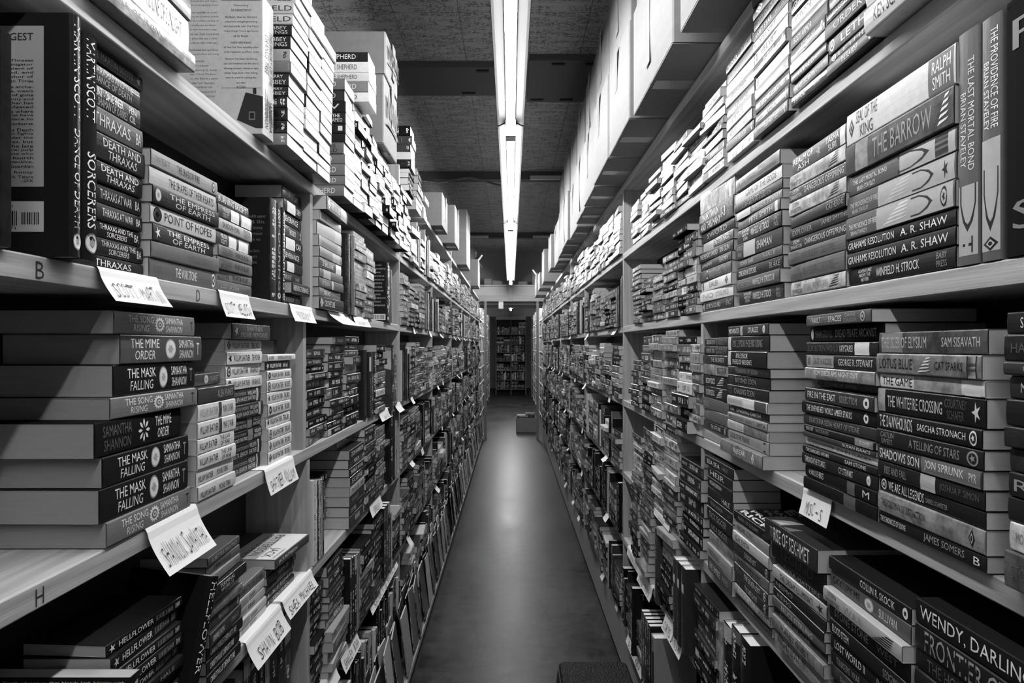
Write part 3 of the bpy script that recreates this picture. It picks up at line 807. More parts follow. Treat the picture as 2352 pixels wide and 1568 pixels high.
low = [(.55, 1.05, .40, .33), (1.09, 1.575, .391, .33), (1.625, 2.14, .385, .315), (2.165, 2.60, .375, .31), (2.62, 3.06, .372, .32), (3.09, 3.53, .378, .31), (3.56, 4.03, .386, .33), (4.12, 4.6, .40, .31), (4.63, 5.12, .385, .33), (5.15, 5.6, .39, .32), (5.75, 6.25, .40, .34), (6.28, 6.7, .37, .31)]
for i, (a, b_, x, h) in enumerate(low):
    carton(x, 'R', a, b_, zc, h, f"pale carton, {ORD[i + 1]} along the lower tier of the carton row", mark=i % 2 == 1)
hi = [(.6, 1.1, .42, 1), (1.14, 1.62, .41, 1), (1.68, 2.17, .40, 2), (2.2, 2.66, .385, 3), (2.7, 3.12, .39, 4), (3.16, 3.6, .395, 5), (3.7, 4.1, .40, 6), (4.2, 4.62, .405, 7), (4.66, 5.1, .40, 8), (5.2, 5.58, .40, 9)]
for i, (a, b_, x, k) in enumerate(hi):
    z = zc + max(h for (p, q, _, h) in low if p < b_ and q > a) + .0045
    carton(x, 'R', a, b_, z, .29, f"pale carton, {ORD[i + 1]} along the upper tier of the carton row")
for i, (a, b_, x, z, h, w) in enumerate(((7.6, 8.1, .37, zc, .36, .3), (8.5, 9.0, .36, zc, .2, .3), (9.6, 10.2, .36, zc, .30, .3))):
    carton(x, 'R', a, b_, z, h, ['tall carton alone past the end of the carton row', 'low carton second past the end of the carton row', 'wide carton last before the opening on the carton side'][i], W=w, flaps=i == 2)

# ------------------------------------------------------------------ the near books, opposite the cartons
# top shelf
pile('L', 0, 'front pile', .47, 216, [-95, -45, 0, 52, 130, 170], [(.03, ''), (.04, ''), (.09, '20-80 NIGHT ROAD'), (.62, '45-90k THE LINE OF SUNLIGHT'), (.28, '')], L=.24, yref=445, yaw=2)
def back_of_tall(c, L, W, T):
    # text panels and cottage printed on the back, which faces up the aisle
    def wr(t, s0, s1, z0, z1, k=.03): 
        y0, y1 = W * (1 - s0), W * (1 - s1)
        write(c, t, (L * (1 - z0), y0, -.0003), (0, y1 - y0, 0), (-(z1 - z0) * L, 0, 0), k, bold=0)
    rows = ["'Mesmerizing.'", 'THE WASHINGTON POST', "'Brilliant, diverse, feminist,", 'subversive, thought-provoking,', 'and masterfully told. The Priory', 'of the Orange Tree is epic fantasy', 'at its finest.', 'KAREN MARIE MONING,', '#1 New York Times bestselling author', 'of the Highlander and Fever series', "'Shannon has taken the fantasy", 'epic and breathed new life into it,', "allowing women's stories to take", 'center stage where they belong,', 'even in a world nothing like', "our own.'", '-BUZZFEED']
    z = .92
    for i, t in enumerate(rows):
        if i in (2, 7, 10): z -= .016
        w = min(.40, .0125 * len(t)); cx = .75
        wr(t, cx - w / 2, cx + w / 2, z, z + .018); z -= .034
    rows2 = ['of outsiders and rulers', 'ations are getting closer', 'is an outsider at court', 'n to the position of lady', 'al to a hidden society of', 'watchful eye on Sabran', 'er with forbidden magic', 'ark sea. Tané has trained', 'r since she was a child', 'a choice that could see', 'he divided East and West', 'orces of chaos are rising', 'NTHA SHANNON', 'English Language', 'Literature at St. Annes', 'lege, Oxford. The Bone', 'on, the first in a seven', 'a New York Times best', 'nal Today Book Club', 'Order followed in 2015', 'in 2017. Her work has', 'nty-six languages']
    z = .955
    for i, t in enumerate(rows2):
        if i in (2, 10, 12): z -= .02
        wr(t, .16, .16 + min(.33, .0135 * len(t)), z, z + .015, .10); z -= .0315
    for z in (.965, .33): wr('I', .52, .98, z, z + .003)
    def q(pts, t, e): c.face([(L * (1 - z), W * (1 - s), -e) for s, z in pts], tone=t, ink=t, seed=-1)
    q([(.70, .10), (.80, .30), (1.0, .27), (1.0, .04), (.92, .04)], .03, .0003)
    q([(.885, .29), (.885, .33), (.925, .33), (.925, .285)], .03, .0003)
    q([(.84, .10), (.84, .16), (.91, .16), (.91, .10)], .20, .0004); q([(.85, .108), (.85, .152), (.90, .152), (.90, .108)], .02, .0005)
stand('L', 0, .471, 604, .058, .262, .46, '20-60k THE PRIORY OF THE/ORANGE TREE;64-90@wave;72-95k SAMANTHA/SHANNON', 'thick pale upright book with quotes and cottage on back, ' + 'top shelf opposite carton row', W=.165, extra=back_of_tall, kind='paperback')
def npile(k, pname, X, Y0, books, t, lean=0.0, base=None, L=.172, W=.107):
    z = (HS('L', k) if base is None else base) + .0012; rg = random.Random(int(Y0 * 1000)); n = len(books)
    for i in range(n - 1, -1, -1):
        tone, spec = books[i][:2]; T = t * rg.uniform(.86, 1.14)
        if len(books[i]) > 2: T = books[i][2]
        x = X - lean * (n - 1 - i) / max(n - 1, 1) + rg.uniform(-.003, .003); ink = ink_for(tone, rg)
        pos = 'topmost' if i == 0 else 'lowest' if i == n - 1 else ORD[i + 1] + ' from top'
        real_book('paperback', 'N', (-(x + L / 2), Y0 + rg.uniform(-.002, .002), z), L, W, T - .0006, tone, ink, rg.random() * .98 + .01, spec,
                  f"{tone_name(tone)} paperback pages outward, {pos}, {pname}, top shelf opposite carton row", f"{pname} on the top shelf opposite carton row", R(rg.gauss(0, .8)), page=rg.uniform(.62, .72))
        z += T
    return z
D = .02
npile(0, 'second pile', .452, 1.372, [(.05, ''), (.5, '70-98k FIELD')] * 2 + [(.5, '65-98k FIELD'), (.5, '65-98k FIELD'), (.02, '70-95 ABBEY/WINGS'), (.02, '72-96 ABBEY/WINGS'), (.3, ''), (.16, ''), (.025, '74-97 JERRY/ABBEY'), (.025, '74-97 JERRY/ABBEY'), (.02, ''), (.02, ''), (.03, ''), (.2, '')], .0235, .022)
npile(0, 'third pile', .452, 1.482, [(.1, ''), (.3, ''), (.03, ''), (.5, ''), (.03, ''), (.02, ''), (.3, ''), (.04, ''), (.02, ''), (.6, ''), (.3, ''), (.05, ''), (.1, ''), (.12, '')], .0245, .02)
npile(0, 'fourth pile', .452, 1.592, [(.6, ''), (.03, ''), (.3, ''), (.03, ''), (.5, ''), (.04, ''), (.02, ''), (.02, ''), (.2, ''), (.03, ''), (.03, ''), (.02, ''), (.03, '')], .0245, .016)
npile(0, 'fifth pile', .446, 1.835, [(.16, '40-86 SHEPHERD'), (.03, '40-86 SHEPHERD'), (.015, '70-90 IV'), (.02, '30-70@ring;75-95 THE/CAMEO'), (.015, '5-55 JERRY POURNELLE;70-95 II'), (.015, '10-60 RED HUNT'), (.14, '40-90k CHARLES/SHEFFIELD'), (.17, '30-80 SHEPHERD'), (.17, '40-86 SHEPHERD'), (.17, '40-86 SHEPHERD'), (.17, '40-86 SHEPHERD')], .0275)
rg = random.Random(3)
z6 = s_pile('L', 0, 1.948, .172, 12, .292, rg, 'dark', X=.446, out='end', page=.68)
npile(0, 'high heap', .405, 1.948, [(.02, '30-80 SHEPHERD'), (.66, '30-80k MIKE SHEPHERD'), (.6, '30-80k MIKE SHEPHERD'), (.2, '30-80 SHEPHERD'), (.6, '30-80k SHEPHERD')], .0285, base=z6)
for i, (y, h) in enumerate(((2.06, .335), (2.17, .27), (2.28, .272), (2.39, .27), (2.50, .25), (2.61, .255), (2.72, .24), (2.83, .25))):
    s_pile('L', 0, y, .172, int(h / .024), h, rg, 'dark', X=.446, out='end', page=.68, jut=.010)
carton(.425, 'L', 2.285, 2.55, HL[0] + .279, .226, 'lower of two stacked bulging cartons printed with black lettering', W=.29, text='INGRAM', grp='stacked lettered cartons')
carton(.420, 'L', 2.287, 2.53, HL[0] + .511, .140, 'upper of two stacked bulging cartons printed with black lettering', W=.30, text='INGRAM', grp='stacked lettered cartons')
tb = EYE + .7445
carton(.42, 'L', 4.19, 4.54, tb, .20, 'first small carton on the shelving opposite the carton row', W=.2)
carton(.40, 'L', 4.9, 5.3, tb, .27, 'second carton on the shelving opposite the carton row', W=.22)
carton(.40, 'L', 6.2, 6.75, tb, .5, 'tallest carton on the shelving opposite the carton row', W=.26)
carton(.40, 'L', 8.36, 8.85, tb, .32, 'ragged open carton on the shelving opposite the carton row', W=.26, flaps=True)
# second shelf
def back_scott(c, L, W, T):
    def q(s0, s1, z0, z1, t, e): c.face([(L * (1 - z), W * (1 - s), -e) for s, z in ((s0, z0), (s1, z0), (s1, z1), (s0, z1))], tone=t, ink=t, seed=-1)
    def wr(t, s0, s1, z0, h, k=.02, b=.006):
        y0, y1 = W * (1 - s0), W * (1 - s1)
        write(c, t, (L * (1 - z0), y0, -.0005), (0, y1 - y0, 0), (-h * L, 0, 0), k, bold=b)
    q(.04, .81, .285, .945, .30, .0003); q(.22, .81, .10, .225, .42, .0003)
    wr("FANTASY'S BIGGEST", .10, .74, .885, .032); wr('HERO', .10, .22, .84, .028)
    rows = ['by Martin Scotts Thraxas', 'underpaid private investigator', 'e fantasy equivalent of', '... is a great read, and', 'Martin Millar, author of', '-Fortean Times', '', 'en may be the arche-', 'than Sam Spade, wears', 'instead of guns', 'ookst are funny and', 'g story, whether hes', 'rs, alligator-infested', 'and at the scene where', 'one, only to have', 've to find a place to', '-Starburst', '', 'nded in Baens Death', 'ake drugs, win fights', 'nes, usually under the', 'stant for elves, but', 'ean fiction of the late', 'a new genre: pulp', 'least to anyone who', 'r, this is the fourth', 'nd private detective,', '-The Guardian', '', 'fast.... this is funny', '-Black Tears', '-SFX']
    z = .795
    for t in rows:
        if t: 
            w = .0195 * len(t)
            if t[0] == '-': wr(t, .74 - w, .74, z, .012)
            else: wr(t, .74 - w * 1.05, .74, z, .0135)
            z -= .0165
        else: z -= .010
    rb = random.Random(5); s = .27
    while s < .63:
        w = rb.choice((.004, .007, .011)); q(s, s + w, .125, .185, .02, .0006); s += w + rb.choice((.004, .007))
    s = .66
    while s < .78:
        w = rb.choice((.004, .008)); q(s, s + w, .13, .18, .02, .0006); s += w + .006
    wr('9 781841 490571', .26, .62, .108, .012); wr('ISBN 1-84149-057-1', .28, .60, .20, .012)
stand('L', 1, .463, 165, .0165, .257, .012, '4-43w,20-80 MARTIN SCOTT;47-88w,24-76 DANCE OF DEATH;90-97@oval', 'black upright hardcover with printed back and barcode, ' + SHELF_NAME[1] + ' opposite carton row', W=.155, extra=back_scott)
stand('L', 1, .463, 190, .028, .246, .010, '2-38w,20-70 MARTIN SCOTT;52-86w,24-76 SORCERERS;88-97@oval', 'black upright hardcover with long pale spine lettering beside barcoded one', W=.15)
stand('L', 1, .482, 0, .016, .205, .011, '~', 'worn dark book spine at the frame edge, second shelf opposite carton row', W=.1, kind='paperback')
pile('L', 1, 'front pile', .51, 132, [178, 209, 250, 293, 343, 396, 439, 478, 511, 545, 580, 608],
     [(.02, '36-86g GE MARTIN SCOTT;90-97@ring'), (.03, '40-90g THRAXAS AND THE/DANCE OF DEATH'), (.015, '30-76w,50-90 ERIC FLINT - DAVE FREER;36-82g,8-46 THE SHAMAN OF KARRES;84-94 PEN/CIL'), (.04, '36-82 THRAXAS;90-97 BA'), (.012, '45-94 DEATH AND/THRAXAS'), (.012, '45-94 DEATH AND/THRAXAS'), (.012, '46-86 THRAXAS AT WAR;91-97 BA'), (.012, '46-86 THRAXAS AT WAR;91-97 BA'), (.012, '46-89 THRAXAS AND THE/SORCERERS;91-97 BA'), (.012, '46-89 THRAXAS AND THE/SORCERERS;91-97 BA'), (.02, '36-82 THRAXAS')], yref=325, yaw=.8)
pile('L', 1, 'second pile', .4986, 350, [337, 378, 423, 466, 513, 555, 595, 645],
     [(.25, ''), (.42, '25-95k THE SHAPES OF THEIR HEARTS'), (.018, '2-10@oval;22-92 THE EMPRESS/OF EARTH'), (.5, '3-14@oval;18-92k POINT OF HOPES'), (.03, '2-10@ring;20-92 THE EMPRESS/OF EARTH'), (.14, '50-90d MELISSA SCOTT'), (.12, '')], L=.205, yaw=2)
pile('L', 1, 'third pile', .50, 492, [433, 461, 492, 520, 552, 578, 606, 630, 656],
     [(.02, '8-92 BURNING BRIGHT'), (.02, '35-58=75;65-95=75;12-30 MELISSA/SCOTT'), (.35, '10-60k SHADOW MAN;72-95k MELISSA/SCOTT'), (.02, '35-58=75;65-95=75;12-30 MELISSA/SCOTT'), (.15, '8-40k MELISSA/SCOTT;45-90k THE ARMOR OF LIGHT'), (.15, '8-40k MELISSA/SCOTT;45-90k THE ARMOR OF LIGHT'), (.17, '8-40k MELISSA/SCOTT;45-90k THE ARMOR OF LIGHT'), (.12, '')], L=.165, yaw=2)
def back_lines(n, s0, s1, z0, z1, k=.4, bar=False, seed=1, near='L'):
    def f(c, L, W, T):
        rb = random.Random(seed); face = lambda s, z: (L * (1 - z), W * (1 - s), -.0004) if near == 'L' else (L * (1 - z), W * s, T + .0004)
        for i in range(n):
            z = z1 - (z1 - z0) * i / n; w = (s1 - s0) * rb.uniform(.5, 1)
            wd = [''.join(rb.choice('aeinorstlm') for _ in range(rb.randint(2, 8))) for _ in range(4)]
            o = Vector(face(s0, z)); write(c, ' '.join(wd), o, Vector(face(s0 + w, z)) - o, Vector(face(s0, z + (z1 - z0) / n * .55)) - o, k, bold=0)
        if bar:
            def q(a, b_, z0_, z1_, t, e):
                c.face([Vector(face(s, z)) + Vector((0, 0, -e if near == 'L' else e)) for s, z in ((a, z0_), (b_, z0_), (b_, z1_), (a, z1_))], tone=t, ink=t, seed=-1)
            q(.5, .97, .03, .13, .7, .0001); s = .53
            while s < .94:
                w = rb.choice((.006, .012, .018)); q(s, s + w, .045, .115, .02, .0002); s += w + .011
    return f
stand('L', 1, .50, 620, .040, .215, .012, '', 'black upright paperback with sparse back text, between piles on second shelf', W=.13, kind='paperback', extra=back_lines(9, .3, .95, .3, .8, .16, seed=2))
stand('L', 1, .50, 634.5, .030, .212, .02, '6-24w SCOTT;30-88g DURING;90-97@ring', 'dark upright paperback, middle of three between piles on second shelf', W=.13, kind='paperback')
stand('L', 1, .498, 645, .028, .208, .015, '5-24w SCOTT;27-86w DREAMING;90-97@ring', 'dark upright paperback with tall pale lettering before small pile, second shelf', W=.13, kind='paperback')
pile('L', 1, 'fourth pile', .51, 650, [452, 478, 502, 527, 551, 577, 600, 622, 645, 668, 690],
     [(.015, '10-80g ANOTHER DAY'), (.015, '15-60=70;65-90 SEV'), (.015, '8-80 SEVERANCE'), (.05, ''), (.015, '15-60=70;65-90 CAR'), (.015, '8-80 SEVERANCE'), (.02, '20-55=70'), (.03, ''), (.015, '6-90 REEFSONG SEVERANCE', {'X': .49}), (.015, '')], L=.14, yref=690)
pile('L', 1, 'fifth pile', .48, 733, [447, 482, 506, 541, 569, 595, 622, 645, 669, 691, 722],
     [(.02, '2-16@ring;18-62 OPERATION SHIELD;65-95=12', {'X': .462}), (.5, '6-30k CITA'), (.35, '70-95=45'), (.25, '10-80=14'), (.15, '55-90=35'), (.06, '12-60 23 YEARS ON FIRE;72-98=70'), (.12, '15-45=40'), (.09, '10-40 VETERAN;50-56=60'), (.16, '20-50 GRUNT'), (.025, '2-14@ring;18-60 CROCHET LINE')], L=.225, yaw=2)
for i, (yy, T, t) in enumerate(((1.99, .040, .02), (2.033, .028, .03), (2.064, .026, .12))):
    stand('L', 1, .478, 1173 - .478 * F / yy, T, .235, t, '', ['black', 'dark', 'grey'][i] + ' tall upright book in trio past fifth pile, second shelf opposite carton row', W=.13, ink=.1)
rg = random.Random(11)
s_pile('L', 1, 2.095, .155, 11, .262, rg, 'mid', X=.48); s_pile('L', 1, 2.253, .155, 10, .235, rg, 'mid', X=.48)
stand('L', 1, .48, 888, .055, .232, .012, '', 'black upright book with barcode on back, end of second shelf opposite cartons', W=.14, extra=back_lines(12, .66, .98, .2, .93, .5, True, 4))
for i in range(2): stand('L', 1, .485, 1173 - .485 * F / (2.70 + i * .045), .042, .225 - .01 * i, .03 + .05 * i, '', ['dark spine next to the barcoded black book, second shelf opposite cartons', 'greyish spine against the end upright, second shelf opposite cartons'][i], W=.13)
for y in (2.42, 2.5): s_pile('L', 1, y + .05, .12, 4, .09, rg, 'dark', X=.55)
# third shelf: the big pile of a series at the front
SON = '14-43w THE SONG/RISING;44-57@sun;58-82w SAMANTHA/SHANNON;93-97k T'
MIM = '10-42w THE MIME/ORDER;49-63@oval;67-88w SAMANTHA/SHANNON;92-96 T'
MAS = '14-46w THE MASK/FALLING;50-61@oval;66-88w SAMANTHA/SHANNON;92-96g T'
yy = [(260, 715, 766, .17, SON), (275, 770, 838, .085, MIM), (263, 841, 913, .012, MAS), (255, 917, 970, .17, SON), (219, 975, 1050, .010, '7-37d SAMANTHA/SHANNON;44-58@flower;65-86w THE MIME/ORDER'), (235, 1054, 1125, .012, MAS), (228, 1128, 1200, .012, MAS), (240, 1204, 1262, .17, SON)]
hz = []
for pn, a, b_, t, s in yy:
    zn = depth_at('L', .49, pn); hz.append((EYE + (CY - a) * zn / F, EYE + (CY - b_) * zn / F))
bot = hz[-1][1]; zb = HL[2] + .0012
tops = [zb + (h[0] - bot) for h in hz] 
for i, (pn, a, b_, t, s) in enumerate(yy):
    z0 = tops[i + 1] + .0004 if i < 7 else zb
    T = tops[i] - z0; zn = depth_at('L', .49, pn)
    pos = ['topmost', 'second from top', 'third from top', 'fourth from top', 'fifth from top', 'sixth from top', 'seventh from top', 'lowest'][i]
    real_book('paperback', 'L', (-.49 + [0, .002, -.002, .001, -.003, 0, .001, .002][i], zn + .109, z0), .218, .15, T, t, .75, .3 + i * .05, s, f"thick {tone_name(t)} paperback, {pos}, front pile, third shelf {WALL_NAME['L']}", 'thick paperbacks in the front pile on the third shelf', R([.8, -.6, .3, -.9, 1.2, .2, -.4, .5][i]), page=.27)
REG.setdefault(('L', 2), []).append((.80, 1.063))
WS = 'WILLIAM SHATNER'
pile('L', 2, 'second pile', .49, 433, [862, 890, 925, 962, 998, 1030, 1062, 1096, 1128],
     [(.06, '5-14@ring;45-60@oval;65-95g PLANET', {'yaw': 5, 'X': .51}), (.05, '50-95g ALIEN PLANET'), (.66, f'4-50g {WS};52-60=6;64-92k MAN O WAR'), (.66, f'4-50k {WS};52-60=6;64-92k MAN O WAR'), (.68, f'3-50k {WS};58-88k THE LAW/OF WAR'), (.68, f'3-50k {WS};58-88k THE LAW/OF WAR'), (.6, f'4-42k,20-60 {WS};52-84k,20-60 MICHAEL TOBIAS'), (.6, f'4-42k,20-60 {WS};52-84k,20-60 MICHAEL TOBIAS')], L=.172, yaw=.8)
def tek(t, dark=False): return f'2-13@ring;16-62{"w" if dark else "k"} {WS};68-92{"w" if dark else "k"} {t}'
pile('L', 2, 'third pile', .511, 519, [740, 776, 803, 833, 862, 890, 924, 957, 985, 1014, 1050, 1085],
     [(.06, '4-14@ring;20-92g SHATNER/MOVIE MEMORIES', {'L': .215, 'X': .50}), (.68, tek('TEKLORDS')), (.68, tek('TEK POWER')), (.68, tek('VENGEANCE')), (.68, tek('VENGEANCE')), (.04, '3-14=60;16-56g,54-80 QUEST FOR TOMORROW;60-84,54-82 WILLIAM;16-84,16-46 IN ALIEN HANDS SHATNER;86-92=50'), (.04, '3-14=60;16-56g,54-80 QUEST FOR TOMORROW;60-84,54-82 WILLIAM;16-84,16-46 IN ALIEN HANDS SHATNER;86-92=50'), (.015, '3-12@oval;16-52g,54-80 QUEST FOR TOMORROW;16-56,16-46 BEYOND THE STARS;58-72=20;76-98 WILLIAM/SHATNER'), (.015, '3-12@oval;16-52g,54-80 QUEST FOR TOMORROW;16-56,16-46 BEYOND THE STARS;58-72=20;76-98 WILLIAM/SHATNER'), (.015, '3-14=60;16-60g,54-80 QUEST FOR TOMORROW;16-58,16-46 DELTA SEARCH;62-84 WILLIAM/SHATNER;88-91=75'), (.02, '3-14=60;16-60g,54-80 QUEST FOR TOMORROW;16-58,16-46 DELTA SEARCH;62-84 WILLIAM/SHATNER;88-91=75')], L=.172, yaw=.9)
pile('L', 2, 'fourth pile', .50, 604, [778, 811, 826, 846, 867, 893, 918, 944, 970, 996, 1021, 1048],
     [(.02, '20-85=6', {'X': .53}), (.72, '3-20k DAUGHTERS;32-85k THE SECOND WAR OF THE WORLDS', {'L': .18}), (.015, tek('TEK NET', True)), (.68, tek('TEKLORDS')), (.68, tek('TEK SECRET')), (.68, tek('TEKLORDS')), (.68, tek('TEKLORDS')), (.68, tek('TEKLAB')), (.68, tek('TEKLAB')), (.68, tek('TEK MONEY')), (.68, tek('TEK MONEY'))], L=.172, yaw=1.2)
rg = random.Random(21)
s_pile('L', 2, 1.655, .17, 11, .238, rg, 'dark', X=.495); s_pile('L', 2, 1.83, .17, 12, .27, rg, 'dark', X=.49); s_pile('L', 2, 2.005, .17, 12, .275, rg, 'dark', X=.49)
def studs(c, L, W, T):
    for i in range(12):
        for s in (.88, .66) if i in (0, 11) else (.88,):
            shape(c, 'box' if 0 else 'oval', (L * (.04 + .92 * i / 11), W * (1 - s), -.0005), (.0028, 0, 0), (0, -.0028, 0), .16)
    back_lines(7, .52, .8, .35, .8, .4, seed=9)(c, L, W, T)
stand('L', 2, .488, 835, .055, .232, .014, '50-95d SIGNS AND WONDERS', 'black upright book with studded border on back, third shelf opposite carton row', W=.15, extra=studs)
for i in range(3): stand('L', 2, .484, 1173 - .484 * F / (2.335 + i * .038), .035, .225, (.02, .05, .015)[i], '8-30=50;40-90g SHAYOL' if i == 0 else '', ['banded dark', 'plain grey-black', 'narrow black'][i] + ' spine behind the studded book, third shelf opposite cartons', W=.13)
s_pile('L', 2, 2.46, .17, 11, .25, rg, 'mix', X=.485)
def swirl(c, L, W, T):
    for i, (z0, z1, t) in enumerate(((.62, .95, .2), (.70, .80, .5), (.3, .6, .05), (.86, .9, .4))):
        c.face([(L * (1 - z), W * (1 - s), -.0004 - i * .0001) for s, z in ((.35, z0), (.98, z0 - .1), (.98, z1), (.6, z1 + .02), (.35, z1 - .03))], tone=t, ink=t, seed=-1)
stand('L', 2, .475, 900, .05, .25, .03, '', 'upright dark book with pale swirl on back, end of third shelf opposite cartons', W=.14, extra=swirl)
s_up('L', 2, 2.79, .05, .21, rg, .1); s_up('L', 2, 2.85, .05, .2, rg, .2)
# fourth shelf
HF = '2-10@ring;14-58w HELLFLOWER;62-86g ELUKI BES SHAHAR;90-97 DAW'
pile('L', 3, 'front pile', .48, 257, [1483, 1512, 1549, 1580, 1612, 1644, 1676, 1708, 1740, 1772, 1804, 1835], [(.015, HF, {'yaw': -4, 'page': .3})] + [(.015, HF, {'page': .3})] * 4 + [(.02, '')] * 6, L=.165, yaw=2.5)
def xanth(c, L, W, T):
    write(c, 'ianland is an all-new Xanth adventure that blends high hilarity with', (L * .055, W * .97, -.0004), (0, -W * .94, 0), (-L * .028, 0, 0), .6, bold=0)
    write(c, 'romance and wonder, from the master of the pun', (L * .10, W * .97, -.0004), (0, -W * .8, 0), (-L * .028, 0, 0), .6, bold=0)
stand('L', 3, .443, 300, .022, .158, .012, '', 'black upright paperback with a line of white text along its top', W=.22, kind='paperback', extra=xanth)
b = stand('L', 3, .48, 434, .021, .205, .010, '4-66w HELLFLOWER;72-98g SHAHAR', 'black tilted book with outlined lettering down its spine, fourth shelf opposite cartons', W=.15, yaw=0, reg=False)
b.rotation_euler = (0, R(16), R(72)); b.location.y = 1.0; b.location.x += .02
pile('L', 3, 'second pile', .48, 476, [1232, 1252, 1272, 1292, 1318, 1340, 1362, 1390, 1420, 1448, 1476, 1504],
     [(.09, '10-90g A BETTER MANTRAP'), (.12, '20-70k ORBITSVILLE'), (.2, ''), (.02, '15-60 TERMINAL/WORLDS', {'X': .47}), (.3, '10-60k RAGGED ASTRONAUTS'), (.15, ''), (.05, ''), (.04, ''), (.015, '8-80 ORBITSVILLE DEPARTURE'), (.015, '8-80 ORBITSVILLE DEPARTURE'), (.015, '8-80 ORBITSVILLE DEPARTURE')], L=.135, yref=548, yaw=2)
BS = '4-12@ring;26-46,20-80=30;50-70k BOB SHAW'
pile('L', 3, 'third pile', .505, 530, [1372, 1400, 1424, 1448, 1469, 1487], [(.17, '16-92k A WREATH OF STARS'), (.52, BS), (.48, BS), (.5, BS), (.52, BS)], L=.175, yaw=.7)
def jack(c, L, W, T):
    e = T + .0004
    def wr(t, x0, x1, y0, y1, k=.015): write(c, t, (x1, y0, e), (x0 - x1, 0, 0), (0, y0 - y1, 0), k)
    c.face([(.002, .002, T + .0002), (L - .002, .002, T + .0002), (L - .002, W * .72, T + .0002), (.002, W * .72, T + .0002)], tone=.75, ink=.5, seed=-1)
    wr('A BRADY NOVEL', L * .05, L * .4, W * .05, W * .02)
    write(c, 'JACK', (L * .42, W * .30, e), (-L * .33, 0, 0), (0, -W * .17, 0), .015); write(c, 'PATTERSON', (L * .92, W * .47, e), (-L * .8, 0, 0), (0, -W * .14, 0), .015)
    write(c, 'POINT OF IMPACT', (L * .92, W * .58, e), (-L * .86, 0, 0), (0, -W * .08, 0), .015)
pile('L', 3, 'fourth pile', .505, 612, [1286, 1309, 1328, 1347, 1365, 1383, 1400], [(.06, '8-62w JACK PATTERSON', {'X': .482, 'L': .205, 'W': .15, 'extra': jack, 'yaw': -3})] + [(.02, '')] * 3 + [(.02, '3-12@ring;20-80 STEN;84-94 BUNCH'), (.02, '3-12@ring;20-80 TEN SHEA')], L=.18)
rg = random.Random(31)
y = 1.69
for T, h, t in ((.022, .21, .55), (.012, .205, .6), (.016, .205, .02), (.009, .2, .5), (.009, .2, .03), (.01, .2, .4), (.014, .19, .02)):
    s_up('L', 3, y, T, h, rg, t, X=.488); y += T + .001
s_pile('L', 3, 1.80, .15, 7, .19, rg, 'dark', X=.53)
pile('L', 3, 'sixth pile', .48, 802, [1014, 1036, 1060, 1083, 1103, 1128, 1152, 1178, 1203, 1232], [(.2, '', {'X': .52}), (.02, '8-92w ZION WARRIOR'), (.03, ''), (.02, '10-90 SHIRLEY NOVEL'), (.03, '10-80 ECLIPSE'), (.5, '8-60k CRAWLERS;70-94k SHIRLEY'), (.03, ''), (.02, ''), (.04, '')], L=.205, yaw=1)
s_pile('L', 3, 2.245, .172, 12, .27, rg, 'dark'); s_pile('L', 3, 2.42, .172, 12, .25, rg, 'mix')
for i in range(2): stand('L', 3, .476, 1173 - .476 * F / (2.70 + .06 * i), .055, .30 - .02 * i, .012, '70-95d RISING' if i else '', ['tall plain black upright book at end of fourth shelf opposite cartons', 'tall black upright book against end upright, fourth shelf opposite cartons'][i], W=.14)
s_up('L', 3, 2.83, .03, .24, rg, .7); s_up('L', 3, 2.865, .04, .23, rg, .3)
# lower shelves, opposite the cartons
y = 1.0
for i in range(14):
    T = rg.uniform(.03, .045); s_up('L', 4, y, T, rg.uniform(.24, .30), rg, rg.uniform(.012, .05), X=.50); y += T + .002
    if y > 1.56: break
s_pile('L', 4, 1.69, .105, 12, .28, rg, 'dark', X=.50, L=.105) if 0 else s_pile('L', 4, 1.69, .11, 12, .27, rg, 'dark', X=.50)
s_pile('L', 4, 1.81, .2, 5, .125, rg, 'light', X=.478, W=.14); s_pile('L', 4, 1.815, .172, 7, .17, rg, 'dark', X=.485, base=HL[4] + .127)
y = 2.03
for i, (T, h, t) in enumerate(((.030, .25, .012), (.028, .245, .014), (.030, .24, .012), (.022, .235, .3), (.022, .235, .12))):
    s_up('L', 4, y, T, h, rg, t, X=.478, W=.14, hard=True, page=.72); y += T + .002
s_pile('L', 4, 2.18, .172, 9, .24, rg, 'mix'); s_pile('L', 4, 2.36, .172, 11, .27, rg, 'dark')
for i in range(3): s_up('L', 4, 2.56 + i * .045, .042, .275, rg, .014, X=.475, hard=True, page=.7)
fill('L', 4, 2.70, 2.98, .27, rg, 'mix')
fill('L', 5, 1.3, 1.6, .25, rg, 'dark'); fill('L', 5, 1.7, 2.98, .25, rg, 'mix', .55)

